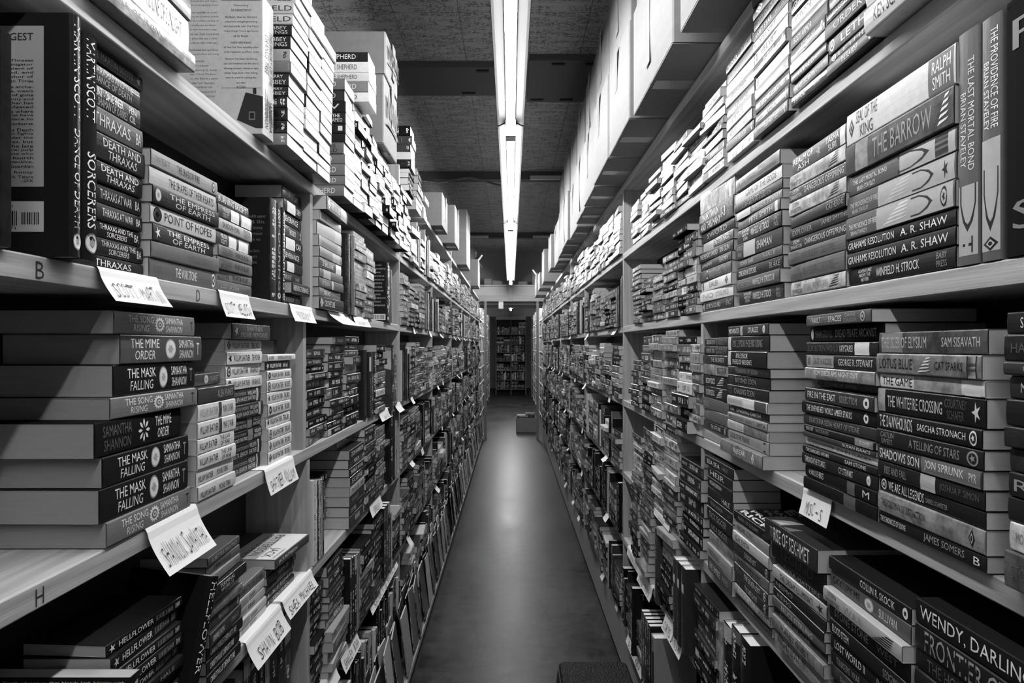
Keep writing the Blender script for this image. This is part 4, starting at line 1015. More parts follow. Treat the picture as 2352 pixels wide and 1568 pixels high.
# ------------------------------------------------------------------ the near books, under the carton row
# top shelf
KS = '12-52k KEN SCHOLES'
pile('R', 0, 'front pile', .475, 2275, [-70, -28, 27, 94], [(.4, KS), (.5, '10-50k KEN SCHOLES;60-90k LAMENTATION'), (.48, '10-48k KEN SCHOLES')], L=.235, yref=1989, kind='hardcover', yaw=1)
pile('R', 0, 'second pile', .488, 2050, [-60, -25, 15, 49, 88, 128, 150, 180], [(.03, ''), (.06, '~30-80 TITHE'), (.015, ''), (.03, '20-80g ORDER'), (.05, '3-14@ring;28-90 LETHE'), (.02, '~4-14@ring;20-80g LETHE'), (.03, '')], L=.172, yref=1920)
pile('R', 0, 'third pile', .488, 1925, [-50, -18, 14, 48, 78, 98, 128, 160, 185, 208, 236, 263],
     [(.05, '20-80 GLORY'), (.03, '12-70 FLESH'), (.03, '8-60 GLORYHITS;66-95 SCANLON'), (.6, '10-90k RETURN OF THE LOST BOYS'), (.3, ''), (.04, '10-60 BODY ARMOR'), (.12, ''), (.5, '6-40=60'), (.06, '20-70 WIRED'), (.08, ''), (.05, '')], L=.17, yref=1813)
pile('R', 0, 'fourth pile', .488, 1812, [-8, 22, 50, 76, 100, 122, 150, 178, 205, 232, 262, 292, 318],
     [(.08, '30-80w FEARLESS'), (.03, '10-30@ring'), (.05, ''), (.03, ''), (.62, '4-9@ring;20-70k VELVET'), (.6, '4-9@ring;20-70k VELVET'), (.15, ''), (.6, '4-9@ring'), (.35, ''), (.08, ''), (.06, ''), (.05, '')], L=.17, yref=1732)
pile('R', 0, 'fifth pile', .488, 1730, [155, 176, 200, 226, 252, 280, 306, 330, 352, 376],
     [(.05, ''), (.12, ''), (.55, ''), (.3, '20-75k UPLOADED'), (.2, '30-80k ARMOR'), (.4, '20-70k VIRTUE'), (.3, ''), (.06, ''), (.55, '')], L=.17, yref=1666)
# second shelf
def big_p(c, L, W, T):
    for ch, z in (('P', .80), ('S', .10)):
        write(c, ch, (L * (1 - z), -.0022, T * .22), (0, 0, T * .62), (-L * .115, 0, 0), .22, bold=-.004)
stand('R', 1, .5, 2420, .062, .255, .008, '1-2=1', 'thick black upright book showing huge letters at frame edge under carton row', W=.15, extra=big_p)
BL = '50-90@blade'
stand('R', 1, .5, 2300, .029, .254, .10, '5-46,52-86 THE PROVIDENCE OF FIRE;18-46,14-42 BRIAN STAVELEY;50-96=40;62-88k@blade;90-96k@ring', 'upright grey paperback with dark blade shape, beside the huge-lettered black book', W=.15, kind='paperback')
stand('R', 1, .5, 2249, .034, .256, .10, '12-60,52-80 THE LAST MORTAL BOND;26-58,14-42 BRIAN STAVELEY;66-96=40;66-86k@blade;88-95k T', 'upright grey paperback with dark blade shape, against the front pile', W=.15, kind='paperback')
PF = '4-34,40-64 THE PROVIDENCE OF FIRE;6-24,14-32 BRIAN STAVELEY;34-99=42;40-64@wave;66-84k@blade;90-95k@ring'
pile('R', 1, 'front pile', .5, 2198, [95, 190, 281, 341, 405, 470, 512, 557, 607],
     [(.62, '3-9k,20-80@ring;11-34k,8-92 SEAL OF THE/KING;80-99=12;83-97w RALPH/SMITH'), (.07, '~1-10k=2;11-25i=20;30-84g,20-80 THE BARROW;88-97,10-90@wave'), (.09, '6-42w,48-70 THE LAST MORTAL BOND;10-30w,14-36 BRIAN STAVELEY;54-99=42;52-80k@blade;84-94=3'), (.10, PF), (.10, PF), (.012, '2-50w GRAHAMS RESOLUTION;56-94w A. R. SHAW'), (.012, '2-52w GRAHAMS RESOLUTION;57-95w A. R. SHAW'), (.014, '11-26w ADVENTURES/ABOVE THE/AETHER;31-72w WINFIELD H. STROCK;86-94g BABY/PRESS')], L=.248, W=.155, yaw=.8)
YW = '~3-24k STEPH/SWAINSTON;26-72g THE YEAR OF OUR WAR;72-90@wave'
DO = '3-24 STEPH/SWAINSTON;30-96 DANGEROUS OFFSPRING'
NP = '4-24d STEPH/SWAINSTON;26-84d NO PRESENT LIKE TIME'
pile('R', 1, 'second pile', .5, 1950, [364, 405, 438, 467, 500, 528, 554, 581, 613, 652, 684],
     [(.04, '3-42w REALM OF/ASH;48-58g@ring;66-88w TASHA/SURI;90-98=60'), (.42, YW), (.10, DO), (.42, YW), (.02, '70-98g CATHERINE'), (.015, '6-42g EXPLORER;58-98g JAMES SMYTHE'), (.06, DO), (.11, NP), (.11, NP), (.42, YW)], L=.212, yref=1818, yaw=1.2)
WH = '12-30w ADVENTURES/ABOVE THE/AETHER;34-76w WINFIELD H. STROCK;86-95g BABY/PRESS'
pile('R', 1, 'third pile', .5, 1795, [416, 444.5, 471, 491, 509, 531, 562, 597, 616, 641, 668, 698],
     [(.14, '4-50k TALON OF GOD;56-94k WESLEY SNIPES/RAY NORMAN'), (.68, '26-90k GAME OF THE GODS', {'L': .265}), (.02, '20-80g HOKO/UNDAGEO'), (.2, '40-98 GEORGE R. STEWART;4-36=55'), (.05, '30-85 PETE SMITH;90-96=60'), (.018, WH), (.05, '3-18g WORLD/WAR;20-46=45;50-80 SHAMAN'), (.12, ''), (.018, '6-48w CONSOLATION IN TERPSICHORE;75-96g BLAKE'), (.07, '3-40g AETHER LEGION;42-90w WINFIELD H. STROCK III'), (.03, WH, {'L': .235})], L=.25, yref=1690, yaw=2.2)
pile('R', 1, 'fourth pile', .5, 1684, [452, 497, 538, 560, 580, 602, 620, 643, 665, 687, 708],
     [(.48, '~15-70g,20-80 THE HERETIC;85-92=60'), (.02, '4-66w,8-92 MARK TWAIN/AND THIS MANY;68-80w 1-3;84-98g MICHAEL/STROUD'), (.02, '20-80g SWORD'), (.10, '~4-40=40;42-90 EASTERN MAGIC'), (.014, '4-58w THE MEMORY SWORD;64-90w SIN GUN'), (.03, '6-40 JOHN SMITH;65-90w KENT SMITH'), (.09, '~24-28@box;34-70g BEST TIMES'), (.7, '4-10@ring;30-60k UHLER;82-92k@ring'), (.72, '10-44g NO;50-88g CONSUMED'), (.04, '2-10@ring;14-62 DEMON-BOUND;80-94g FIC')], L=.26, yref=1606, yaw=1.5)
# third shelf
pile('R', 2, 'front pile', .49, 2750, [716, 770, 835, 868, 925, 990, 1042, 1100, 1160, 1220, 1290, 1380], [(.02, '10-50w SHADOW LANE'), (.02, ''), (.04, ''), (.03, ''), (.015, ''), (.02, ''), (.03, ''), (.02, '4-60g RYAN'), (.02, ''), (.5, ''), (.08, '')], L=.185, yref=2316)
pile('R', 2, 'second pile', .49, 2262, [763, 811, 857, 890, 946, 984, 1022, 1058, 1095, 1129, 1176, 1208],
     [(.07, '~3-50,24-76 THE ISLES OF ELYSIUM;3-26=22;64-95,30-70 SAM SISAVATH', {'pn': 2278}), (.20, '~4-40k,26-76 LOTUS BLUE;45-58@wave;62-86k,32-68 CAT SPARKS;89-97=3;90-96=50', {'pn': 2288}), (.66, '3-36k,22-78 THE GAME;38-82i=25;85-97=62', {'pn': 2274}), (.012, '1-9i=30;12-66,26-72 THE WHITEFIRE CROSSING;68-86d COURTNEY/SCHAFER;90-97@ring'), (.012, '4-40w,14-86 THE DAWNHOUNDS;45-88w,32-70 SASCHA STRONACH;91-97w@ring'), (.02, '5-20g CAITLIN/SWEET;36-82g,26-74 A TELLING OF STARS;88-97g@ring'), (.05, '~3-46w,20-80 SHADOWS SON;48-99=16;51-86w,20-80 JON SPRUNK;90-96w PYR'), (.02, '8-32g,26-74 RISE AND FALL;46-60=45;64-96d,26-74 JOSHUA P. SIMON', {'pn': 2300}), (.015, '2-8@ring;10-48,20-80 WE ARE ALL LEGENDS;50-70g,30-60 DARRELL SCHWEITZER', {'pn': 2300}), (.22, '~4-50k,36-70 THE FOLLYMAN OF DISTRACTION;88-93k@ring', {'pn': 2310}), (.015, '2-30w,30-70 THE CHRONICLES OF SOONE;48-84g,20-80 JAMES SOMERS;91-96w B', {'pn': 2300})], L=.205, W=.142, yref=2012, yaw=.9)
pile('R', 2, 'third pile', .49, 2015, [724, 752, 790, 820, 851, 880, 900, 933, 964, 991, 1009, 1023, 1042, 1060, 1090, 1121, 1152],
     [(.10, '5-10g THE;10-26w VAULT;27-38g BETWEEN;39-60w SPACES;63-82g CHAWNA/SCHROEDER;87-93@ring', {'yaw': -3}), (.010, '3-7@oval;10-36d SHAMI STOVALL;40-92g DREAD PIRATE ARCANIST', {'X': .50}), (.02, '3-50d REVOLUTION WORLD;52-70w KATY STAUBER;72-90=70'), (.02, '2-45=30;4-9=60;14-42k EARTH ABIDES;52-96 GEORGE R. STEWART'), (.22, '~16-80w,40-80 TOM OBEDLAMS NIGHT OUT;20-50k,12-30 AND OTHER STRANGE EXCURSIONS'), (.02, '', {'X': .51}), (.04, '5-50w FIRE IN THE EAST;56-80g SIDEBOTTOM;88-96@ring'), (.014, '8-72w THE UNFINISHED WORLD AMBER SPARKS;86-92@ring'), (.04, '10-80g EKATERINA SEDIA HEART OF STONE'), (.015, '4-16w BRIKE CITY;20-40g NOCTURNES;76-98=25;82-94 BLOOD'), (.05, '60-95 SUSAN ISAACS'), (.62, '3-44k THE REPRODUCTIVE SYSTEM;48-94k JOHN SLADEK'), (.02, '6-40w THE DARKNESS WITHIN;62-88w SAM STONE'), (.02, '5-36w THROUGH THE TCARGE;54-72w C.P. STEWART;88-93@oval'), (.012, '6-30w WE WOULD BE HEROES;64-74=12;84-92 M'), (.012, '60-75=10')], L=.226, yref=1852, yaw=1.4)
pile('R', 2, 'fourth pile', .49, 1766, [750, 773, 806, 840, 859, 882, 907, 929, 946, 963, 984, 1010, 1038],
     [(.05, '3-32w MIDWINTER;34-40=40;54-78 STURGES;88-94@oval'), (.015, '1-9=60;14-86g RYK E. SPOOR PHOENIX RISING'), (.012, '1-9=60;14-66w RYK E. SPOOR/SPHERES OF INFLUENCE'), (.025, '20-74g TREASURE OF EDEN;3-16d GAMES/ANDREWS'), (.022, '20-70g BEYOND EDEN;3-16d GAMES/ANDREWS'), (.022, '20-70g CHASING EDEN;3-16d GAMES/ANDREWS'), (.6, '3-42g REVELATION TALES ROBERTS;44-70=70;72-98=8'), (.012, '4-16 RAY;22-82w DIVIDING EARTH'), (.3, '4-44k PERCEPTION;50-96k SEAN T. SMITH'), (.5, '4-40g MIKE CO;44-97i=18'), (.28, '4-56k LEGEND OF THE TREASURE;60-84g UNICORN;88-93k@box'), (.2, '~6-24g DAVID/DRUMMOND;36-64w INJEEAR;78-84@ring', {'L': .26, 'pn': 1768, 'X': .478})], L=.242, yref=1668, yaw=1)
pile('R', 2, 'fifth pile', .50, 1674, [776, 795, 814, 834, 859, 884, 910, 936, 962, 980, 1005],
     [(.02, '10-44 DEUS EX;48-90g ICARUS/EFFECT'), (.02, '10-44 DEUS EX;48-90g ICARUS/EFFECT'), (.03, '~36-90 THE RUINERS'), (.25, '~60-95 BETTER'), (.02, '12-48w BODYSICK;52-80@wave'), (.02, '12-48w BODYSICK;52-80@wave'), (.12, '4-24g NONES'), (.12, '4-24g KILLER'), (.03, ''), (.45, '')], L=.2, yref=1618)
# fourth shelf
pile('R', 3, 'front pile', .49, 2466, [1370, 1426, 1484, 1530, 1575, 1620, 1665, 1710, 1755, 1800, 1847], [(.012, '4-80w,20-80 WENDY, DARLING'), (.015, '8-80g,10-90 FRONTIER CRISIS'), (.012, '10-70d,20-80 THE HOUSE OF WAR')] + [(.02, '')] * 7, L=.23, yref=2105, yaw=.7)
pile('R', 3, 'second pile', .49, 2098, [1276, 1308, 1345, 1378, 1418, 1453, 1489, 1522, 1556, 1590, 1626],
     [(.012, '44-84w COLLIN R. SKOCIK;92-98@ring'), (.09, '4-42k OCCUPY ME;48-60@oval;66-86w SULLIVAN'), (.42, '3-24k STEPH/SWAINSTON;30-56g WAR;66-92k@wave', {'X': .478}), (.015, ''), (.015, '4-28w BLOOD STEEM;72-94g SEDGWICK'), (.015, '6-46w LOST WORLD II;60-90g NOVEL'), (.015, '8-40g TINKERS WAR'), (.04, ''), (.03, ''), (.05, '')], L=.215, yref=1911, yaw=1)
def sek(c, L, W, T):
    e = T + .0004
    for i, (x0, x1, y0, y1, t) in enumerate(((.1, .3, .02, .35, .25), (.16, .27, .05, .22, .5), (.34, .5, .02, .2, .15))):
        c.face([(L * x0, W * y0, e + i * .0001), (L * x1, W * y0, e + i * .0001), (L * (x1 - .02), W * y1, e + i * .0001), (L * (x0 + .06), W * (y1 - .1), e + i * .0001)], tone=t, ink=t, seed=-1)
pile('R', 3, 'third pile', .49, 1896, [1183, 1229, 1272, 1290, 1318, 1340, 1360, 1382, 1402, 1430, 1470],
     [(.03, '12-30g THE;20-88w,14-80 RISE OF SEKHMET', {'extra': sek, 'X': .476}), (.02, '20-80d LEGEND'), (.03, '20-90g DARK MATTERS'), (.4, '16-78k THE DREAM ILLUMINATI;84-96@ring'), (.02, '4-40g NEMO'), (.02, '10-40g NEMO'), (.1, '20-80 BRUCE STERLING'), (.03, ''), (.2, '~20-76k PLANET QUEST'), (.25, '')], L=.21, yref=1772)
def rick(c, L, W, T):
    e = T + .0004
    for i, (t, y0, y1) in enumerate((('RICK', .04, .16), ('PRIEST', .2, .32), ('RISE', .4, .5), ('SAVAGE', .54, .66), ('EVIL', .72, .92))):
        write(c, t, (L * .1, W * (y0 + .05 * i * 0), e), (L * .8, 0, 0), (0, W * (y1 - y0), 0), .7, bold=.03, slant=-.1)
pile('R', 3, 'fourth pile', .49, 1768, [1166, 1188, 1213, 1238, 1262, 1286, 1310, 1334, 1354, 1374], [(.012, '', {'extra': rick}), (.3, ''), (.5, '8-50k GUY SMITH'), (.03, ''), (.12, '~10-80k RANDOM FURY'), (.05, ''), (.03, ''), (.3, '~12-60w BENEATH;70-95k SCOTT'), (.06, '')], L=.2, yref=1684)
pile('R', 3, 'fifth pile', .49, 1684, [1040, 1062, 1085, 1108, 1130, 1152, 1180, 1207, 1235, 1265, 1297], [(.02, '', {'L': .21}), (.02, '10-70 HEIR'), (.015, '10-60w MEGAN JORDAN'), (.02, '60-90 HALE'), (.02, ''), (.02, '10-80g DICK SIGGER'), (.02, '10-80g DICK SIGGER'), (.2, ''), (.3, ''), (.08, '')], L=.19, yref=1616)
# fifth shelf: only its tops show
rg = random.Random(41)
y = 1.20
for i, (T, h, t) in enumerate(((.06, .235, .012), (.055, .235, .012), (.05, .22, .012), (.05, .21, .3))):
    nm = ['front-most thick', 'second thick', 'third thick', 'slim grey']
    lb = ['black upright hardcover with pale page top, first on fifth shelf under cartons', 'black upright hardcover with pale page top, second on fifth shelf under cartons', 'black upright hardcover with pale page top, third on fifth shelf under cartons', 'grey upright hardcover with pale page top, fourth on fifth shelf under cartons'][i]
    stand('R', 4, .485, 1173 + .485 * F / (1.385 + i * .062), T, h, t, '', lb, W=.14, page=.72)
s_pile('R', 4, 1.585, .19, 10, .23, rg, 'dark', X=.48); s_pile('R', 4, 1.0, .2, 8, .17, rg, 'dark', X=.48); s_pile('R', 4, .78, .2, 8, .17, rg, 'dark', X=.48); s_pile('R', 5, 1.2, .2, 8, .2, rg, 'dark', X=.48); s_pile('R', 5, 1.45, .2, 8, .2, rg, 'dark', X=.48)

# ---- the middle bays, under the cartons (1.8 m to 3.05 m)
def band(side, k, items, rgs=1, X=None):
    """items: (near column, length, top row or None, n, mode)"""
    rg = random.Random(rgs)
    for pn, L, ytop, n, mode in items:
        x = (XL if side == 'L' else XR) - .008 if X is None else X
        zn = depth_at(side, x, pn); top = EYE + (CY - ytop) * zn / F
        h = max(top - HS(side, k), .03)
        s_pile(side, k, zn, L, n, h, rg, mode, X=x)
band('R', 0, [(1664, .17, 182, 10, 'light'), (1622, .17, 265, 9, 'mid'), (1584, .17, 296, 9, 'light'), (1550, .17, 322, 9, 'mid'), (1519, .17, 382, 9, 'light'), (1491, .17, 425, 8, 'light'), (1468, .17, 455, 7, 'mid')], 5)
band('R', 1, [(1602, .12, 526, 10, 'mix'), (1592, .17, 512, 11, 'mix'), (1556, .17, 575, 10, 'mix'), (1524, .16, 628, 7, 'mid'), (1498, .17, 632, 8, 'mix'), (1472, .17, 606, 12, 'mix')], 6)
band('R', 2, [(1610, .1, 790, 9, 'light'), (1594, .17, 772, 9, 'mix'), (1556, .17, 757, 11, 'mid'), (1523, .17, 768, 11, 'light'), (1497, .17, 772, 9, 'dark'), (1470, .17, 828, 8, 'mix')], 7)
band('R', 3, [(1611, .21, 1077, 8, 'dark'), (1553, .17, 985, 13, 'mix'), (1526, .17, 968, 14, 'light'), (1500, .17, 992, 12, 'mix'), (1474, .17, 1004, 10, 'light')], 8)
rg = random.Random(51)
for i in range(3): stand('R', 4, .475, 1173 + .475 * F / (1.86 + .05 * i), .045, .235 - .003 * i, (.03, .02, .05)[i], '5-30w J;55-98d OBLIGATION', ['black upright hardcover with pale page top beside the divider, fifth shelf under cartons', 'middle of three pale-topped hardcovers near divider, fifth shelf under cartons', 'third pale-topped hardcover from the divider, fifth shelf under cartons'][i], page=.74)
band('R', 4, [(1549, .17, 1240, 11, 'dark')], 9); 
stand('R', 4, .478, 1510, .045, .245, .05, '10-40g TIME', 'dark upright book with grey lettering mid fifth shelf under cartons', W=.14, extra=back_lines(1, .55, .95, .8, .85, .5, seed=3, near='R'))
band('R', 4, [(1492, .17, 1160, 12, 'light'), (1468, .17, 1130, 12, 'dark')], 10)
for i in range(5): s_up('R', 5, 2.30 + i * .032, .03, .25, rg, .012, X=.47, hard=True, page=.75)
stand('R', 5, .47, 1502, .045, .235, .25, '4-16k SU;20-84=3;88-98k KANE', 'grey upright book with black panel on lowest shelf under cartons', W=.14, page=.75)
def ken(c, L, W, T):
    f = lambda s, z: Vector((L * (1 - z), W * s, T + .0004))
    for t, s0, s1, z0, z1 in (('Ken', .15, .75, .05, .16), ('THE', .2, .6, .82, .92)):
        o = f(s0, z0); write(c, t, o, f(s1, z0) - o, f(s0, z1) - o, .5)
    c.face([f(.1, .25), f(.6, .22), f(.7, .4), (f(.3, .5)), f(.12, .4)], tone=.07, ink=.1, seed=-1)
stand('R', 5, .468, 1500 - 48, .03, .26, .012, '', 'black upright book with a drawn figure on its cover, lowest shelf under cartons', W=.16, extra=ken, page=.75)
fill('R', 5, 2.49, 3.0, .24, rg, 'dark', .5); fill('R', 5, 1.75, 2.02, .2, rg, 'dark', .3)

# ------------------------------------------------------------------ name cards hooked over the shelf edges
def card(side, k, pn, pf, drop, text, label, out=.012, flap=.035, tone_m=None, tilt=0, X=None, curl=0):
    X = X or (XL if side == 'L' else XR); s = -1 if side == 'L' else 1
    za, zb = depth_at(side, X, pn), depth_at(side, X, pf); w = zb - za
    z = HS(side, k); root = empty('name_card', (s * X, (za + zb) / 2, z))
    tag(root, label, 'name card', 'author name cards on the shelf edges')
    g = G()
    pr = [(flap, .0008), (.012, .0009), (.002, .0012), (-.0022, .0006), (-.0045, -.004)]
    n = 6
    for i in range(1, n + 1):
        t = i / n; pr.append((-.0045 - out * t ** 1.4, -.004 - drop * t))
    th = .0004
    rows = []
    for j in range(7):
        u = j / 6; y = -w / 2 + w * u; dz = curl * math.sin(math.pi * u)
        rows.append([Vector((s * (x - (dz if i > 4 else 0)), y + tilt * (i / len(pr)) * w * .15, zz + (dz * .5 if i < 2 else 0))) for i, (x, zz) in enumerate(pr)])
    g.grid(rows)
    g.grid([[v + Vector((-s * th, 0, -th)) for v in r] for r in rows[::-1]])
    card_o = g.make('card', M_PAPER, root, attrs=False, weld=False)
    if text:
        g2 = G(); rd = 1 if side == 'L' else -1
        p1, p2 = Vector((s * pr[-1][0], 0, pr[-1][1])), Vector((s * pr[5][0], 0, pr[5][1]))
        up = (p2 - p1); nrm = Vector((-s, 0, -.3)).normalized() * .0011
        ls = text.split('/')
        for i, l in enumerate(ls):
            h = .62 / len(ls); wd = w * min(.86, .05 * len(l) + .2)
            o = p1 + up * (.16 + (len(ls) - 1 - i) * h * 1.1) + nrm + Vector((0, -rd * wd / 2, 0))
            x = 0
            cw = wd / sum(.45 if ch in ' ,I' else 1 for ch in l)
            rg = random.Random(len(l) * 7 + k)
            for ch in l:
                a = cw * (.45 if ch in ' ,I' else 1)
                if ch != ' ':
                    hh = h * rg.uniform(.8, 1.05); off = rg.uniform(-.04, .06)
                    write(g2, ch, o + Vector((0, rd * x, 0)) + up * (off + (h * .45 if ch == '-' else 0)), (0, rd * a * (.3 if ch in ',I' else .74), 0), up * (hh * (.25 if ch == ',' else .1 if ch == '-' else 1)), .02, bold=-.012, slant=rg.uniform(0, .25))
                x += a
        g2.make('handwriting', M_PRINT, root, attrs=False)
    return root
def cn(side, i): return f"{SHELF_NAME[i]} {WALL_NAME[side]}"
card('L', 1, 218, 356, .036, 'SCOTT, MARTIN', 'long white name card under the front pile, ' + cn('L', 1), out=.02)
card('L', 1, 497, 566, .040, 'SCOTT, MELISSA', 'white name card below the third pile, ' + cn('L', 1))
card('L', 1, 661, 712, .034, 'SEVERANCE/CAROL', 'white name card nearest the divider, ' + cn('L', 1))
card('L', 1, 748, 792, .030, '', 'bent white card under the fifth pile, ' + cn('L', 1), out=.035, tilt=1)
card('L', 1, 808, 842, .026, 'SHARIFF, N', 'small white name card past bent card, ' + cn('L', 1))
card('L', 2, 330, 446, .058, 'SHANNON, SAMANTHA', 'large white name card under the front pile of thick paperbacks, ' + cn('L', 2), out=.030, flap=.03)
card('L', 2, 603, 669, .046, 'SHATNER, WILLIAM', 'white name card below pale-spined piles, ' + cn('L', 2), flap=.05)
card('L', 2, 868, 893, .03, 'SHAYOL', 'small white name card below banded dark spines, ' + cn('L', 2))
card('L', 2, 905, 917, .03, '', 'blank white card curling at end upright, ' + cn('L', 2), out=.02)
card('L', 3, 645, 712, .034, 'SHEA, MICHAEL', 'white name card nearest the divider, ' + cn('L', 3), flap=.05, out=.016)
card('L', 3, 560, 640, .046, 'SHAWN, BOB', 'greyish name card below the third pile, ' + cn('L', 3), flap=.05, out=.022)
card('L', 3, 845, 870, .04, 'SHIRLEY', 'small white name card past the trade pile, ' + cn('L', 3))
card('L', 4, 778, 815, .045, 'SHIRLEY, JOHN', 'white name card in front of pale trade pile, ' + cn('L', 4), out=.016)
card('L', 4, 725, 768, .03, '', 'blank white card nearest the divider, ' + cn('L', 4), flap=.06)
card('L', 4, 845, 880, .034, 'SHUNN, W', 'white name card between upright spines, ' + cn('L', 4), flap=.05)
card('L', 4, 876, 906, .034, 'SHUTE, N', 'white name card before the end upright, ' + cn('L', 4), flap=.05)
card('R', 2, 1917, 1852, .040, 'MISC - S', 'white name card with short lettering in front of third pile, ' + cn('R', 2), out=.008)
card('R', 3, 1542, 1506, .02, 'SWAN', 'white name card in the middle bay, ' + cn('R', 3), out=.003)
card('R', 4, 1476, 1444, .03, 'STROSS', 'plain white name card near the end upright, ' + cn('R', 4), out=.004)
card('R', 4, 1502, 1472, .045, 'CHASE TWINKS', 'white lettered name card second from end upright, ' + cn('R', 4), out=.012)
card('R', 4, 1574, 1532, .05, 'CURTIS, JAMES H', 'large white name card near the divider, ' + cn('R', 4), out=.014)
card('R', 5, 1482, 1446, .04, 'SCOTT, (B)', 'white name card below drawn figure book, ' + cn('R', 5), out=.012)
card('R', 5, 1500, 1484, .04, 'SLONCZEWSKI', 'narrow white name card beside grey panel book, ' + cn('R', 5), out=.010)
rg = random.Random(77)
far_cards = []
for side in 'LR':
    for k in (1, 2, 3, 4, 5):
        y = 3.15 + rg.random() * .3
        while y < 10:
            far_cards.append((side, k, y)); y += rg.uniform(.35, 1.3)
far_cards.sort(key=lambda c: c[2])
cnt = {}
for side, k, y in far_cards[:74]:
    X = XL if side == 'L' else XR; w = rg.uniform(.06, .10)
    i = cnt[(side, k)] = cnt.get((side, k), 0) + 1
    s = -1 if side == 'L' else 1
    Xc = X
    f = lambda yy: CX + s * Xc * F / yy
    c = card(side, k, f(y), f(y + w), rg.uniform(.025, .045), '', f"blank-looking white card, {ORD[i]} beyond the first bookcase, {cn(side, k)}", out=rg.uniform(.004, .03), flap=.03)

# ------------------------------------------------------------------ black step stool
st = empty('step_stool', (.306, 2.38, 0)); tag(st, 'black step stool with pebbled top standing on the aisle floor', 'step stool')
def rrect(w, d, r, n=5):
    out = []
    for cx, cy, a0 in ((w - r, d - r, 0), (-w + r, d - r, 90), (-w + r, -d + r, 180), (w - r, -d + r, 270)):
        for i in range(n + 1): out.append((cx + r * math.cos(R(a0 + 90 * i / n)), cy + r * math.sin(R(a0 + 90 * i / n))))
    return out
def slab(name, levels, m, par, cap=True):
    g = G(); rows = [[Vector((x, y, z)) for x, y in rrect(w, d, r)] for w, d, r, z in levels]
    g.grid(rows, True)
    if cap: g.face(rows[0][::-1]); g.face(rows[-1])
    return g.make(name, m, par, attrs=False, weld=True)
slab('top_pad', [(.124, .176, .02, .262), (.126, .178, .02, .266), (.126, .178, .02, .274), (.123, .175, .02, .279), (.118, .170, .018, .281)], M_VINYL, st)
slab('body', [(.160, .205, .03, .012), (.150, .197, .03, .09), (.138, .186, .025, .20), (.130, .180, .022, .2615)], M_BLACK, st)
slab('base_rim', [(.166, .211, .03, .001), (.166, .211, .03, .010), (.160, .205, .03, .0119)], M_BLACK, st)

# ------------------------------------------------------------------ magazines jammed along the floor shelf
rg = random.Random(91)
z0m = .085 + BOARD + .001
nm = 0
gy = 1.86
while gy < 10.3:
    for q in range(3):
        W = rg.uniform(.15, .17); h = rg.uniform(.23, .265); T = rg.uniform(.0035, .007)
        t = tone_pick(rg, 'light' if rg.random() < .5 else 'mix'); ink = ink_for(t, rg); seed = rg.random() * .98 + .01
        x = .418 + q * .017 + rg.uniform(-.002, .002); th = R(rg.uniform(1, 5)); ph = R(-rg.uniform(5, 8)); y = gy + rg.uniform(-.012, .012)
        sl = R(rg.uniform(-9, 3))
        if nm < 84:
            nm += 1
            r = empty('magazine', (-x, y + W / 2, z0m + .012), th); r.rotation_euler = (sl, ph, th)
            tag(r, f"{tone_name(t)} magazine, {['outermost', 'middle', 'innermost'][q]} of {ORD[nm // 3 + (nm % 3 > 0)] if (nm + 2) // 3 <= 20 else ['twenty-first', 'twenty-second', 'twenty-third', 'twenty-fourth', 'twenty-fifth', 'twenty-sixth', 'twenty-seventh', 'twenty-eighth'][(nm + 2) // 3 - 21]} trio leaning along floor shelf", 'magazine', 'magazines leaning along the floor shelf')
            c, p = book_parts(h, W, T, t, ink, seed, '', False, .55)
            c.make('cover', M_COVER, r, pose_up(h, W, T)); p.make('page_block', M_PAGE, r, pose_up(h, W, T))
        else:
            M = Matrix.Translation((-x, y + W / 2, z0m + .012)) @ Matrix.Rotation(th, 4, 'Z') @ Matrix.Rotation(ph, 4, 'Y') @ Matrix.Rotation(sl, 4, 'X') @ pose_up(h, W, T)
            stuff_book(M, h, W, T, t, ink, seed, .55)
    gy += rg.uniform(.155, .20)

# ------------------------------------------------------------------ the rest of the aisle
rg = random.Random(123)
def clear(side, k):
    hs = HL if side == 'L' else HR
    if k == 0: return (.27 if side == 'L' else .255)
    return hs[k - 1] - BOARD - hs[k] - .02
for side, ups, mids in (('L', UPL, MIDL), ('R', UPR, MIDR)):
    for i in range(1, 4):
        for k in range(6):
            segs = [(ups[i] + .004, ups[i + 1] - UT - .003)]
            if mids[i] and not (k == 0 and side == 'R') and k < 6 and k > 0:
                segs = [(segs[0][0], mids[i] - UT / 2 - .014), (mids[i] + UT / 2 + .014, segs[0][1])]
            if side == 'L' and k == 0 and mids[i]: segs = [(segs[0][0], segs[0][1])]
            for a, b_ in segs:
                fill(side, k, a, b_, clear(side, k) - .005, rg, 'light' if k == 0 else ('mix' if k < 4 else 'dark' if rg.random() < .4 else 'mix'), .12 if k == 0 else .32, .62)
# taller heap on the open top of the second bookcase, hardcovers and paperbacks
s_pile('L', 0, 3.06, .20, 5, .13, rg, 'dark', X=.465, base=HL[0] + .265, jut=.012, page=.6); s_pile('L', 0, 3.06, .23, 5, .19, rg, 'dark', X=.45, base=HL[0] + .396, jut=.015, page=.6, out='end')
s_pile('L', 0, 3.33, .21, 6, .2, rg, 'mix', X=.46, base=HL[0] + .265)
s_pile('L', 0, 3.56, .172, 4, .12, rg, 'light', X=.46, base=HL[0] + .265)

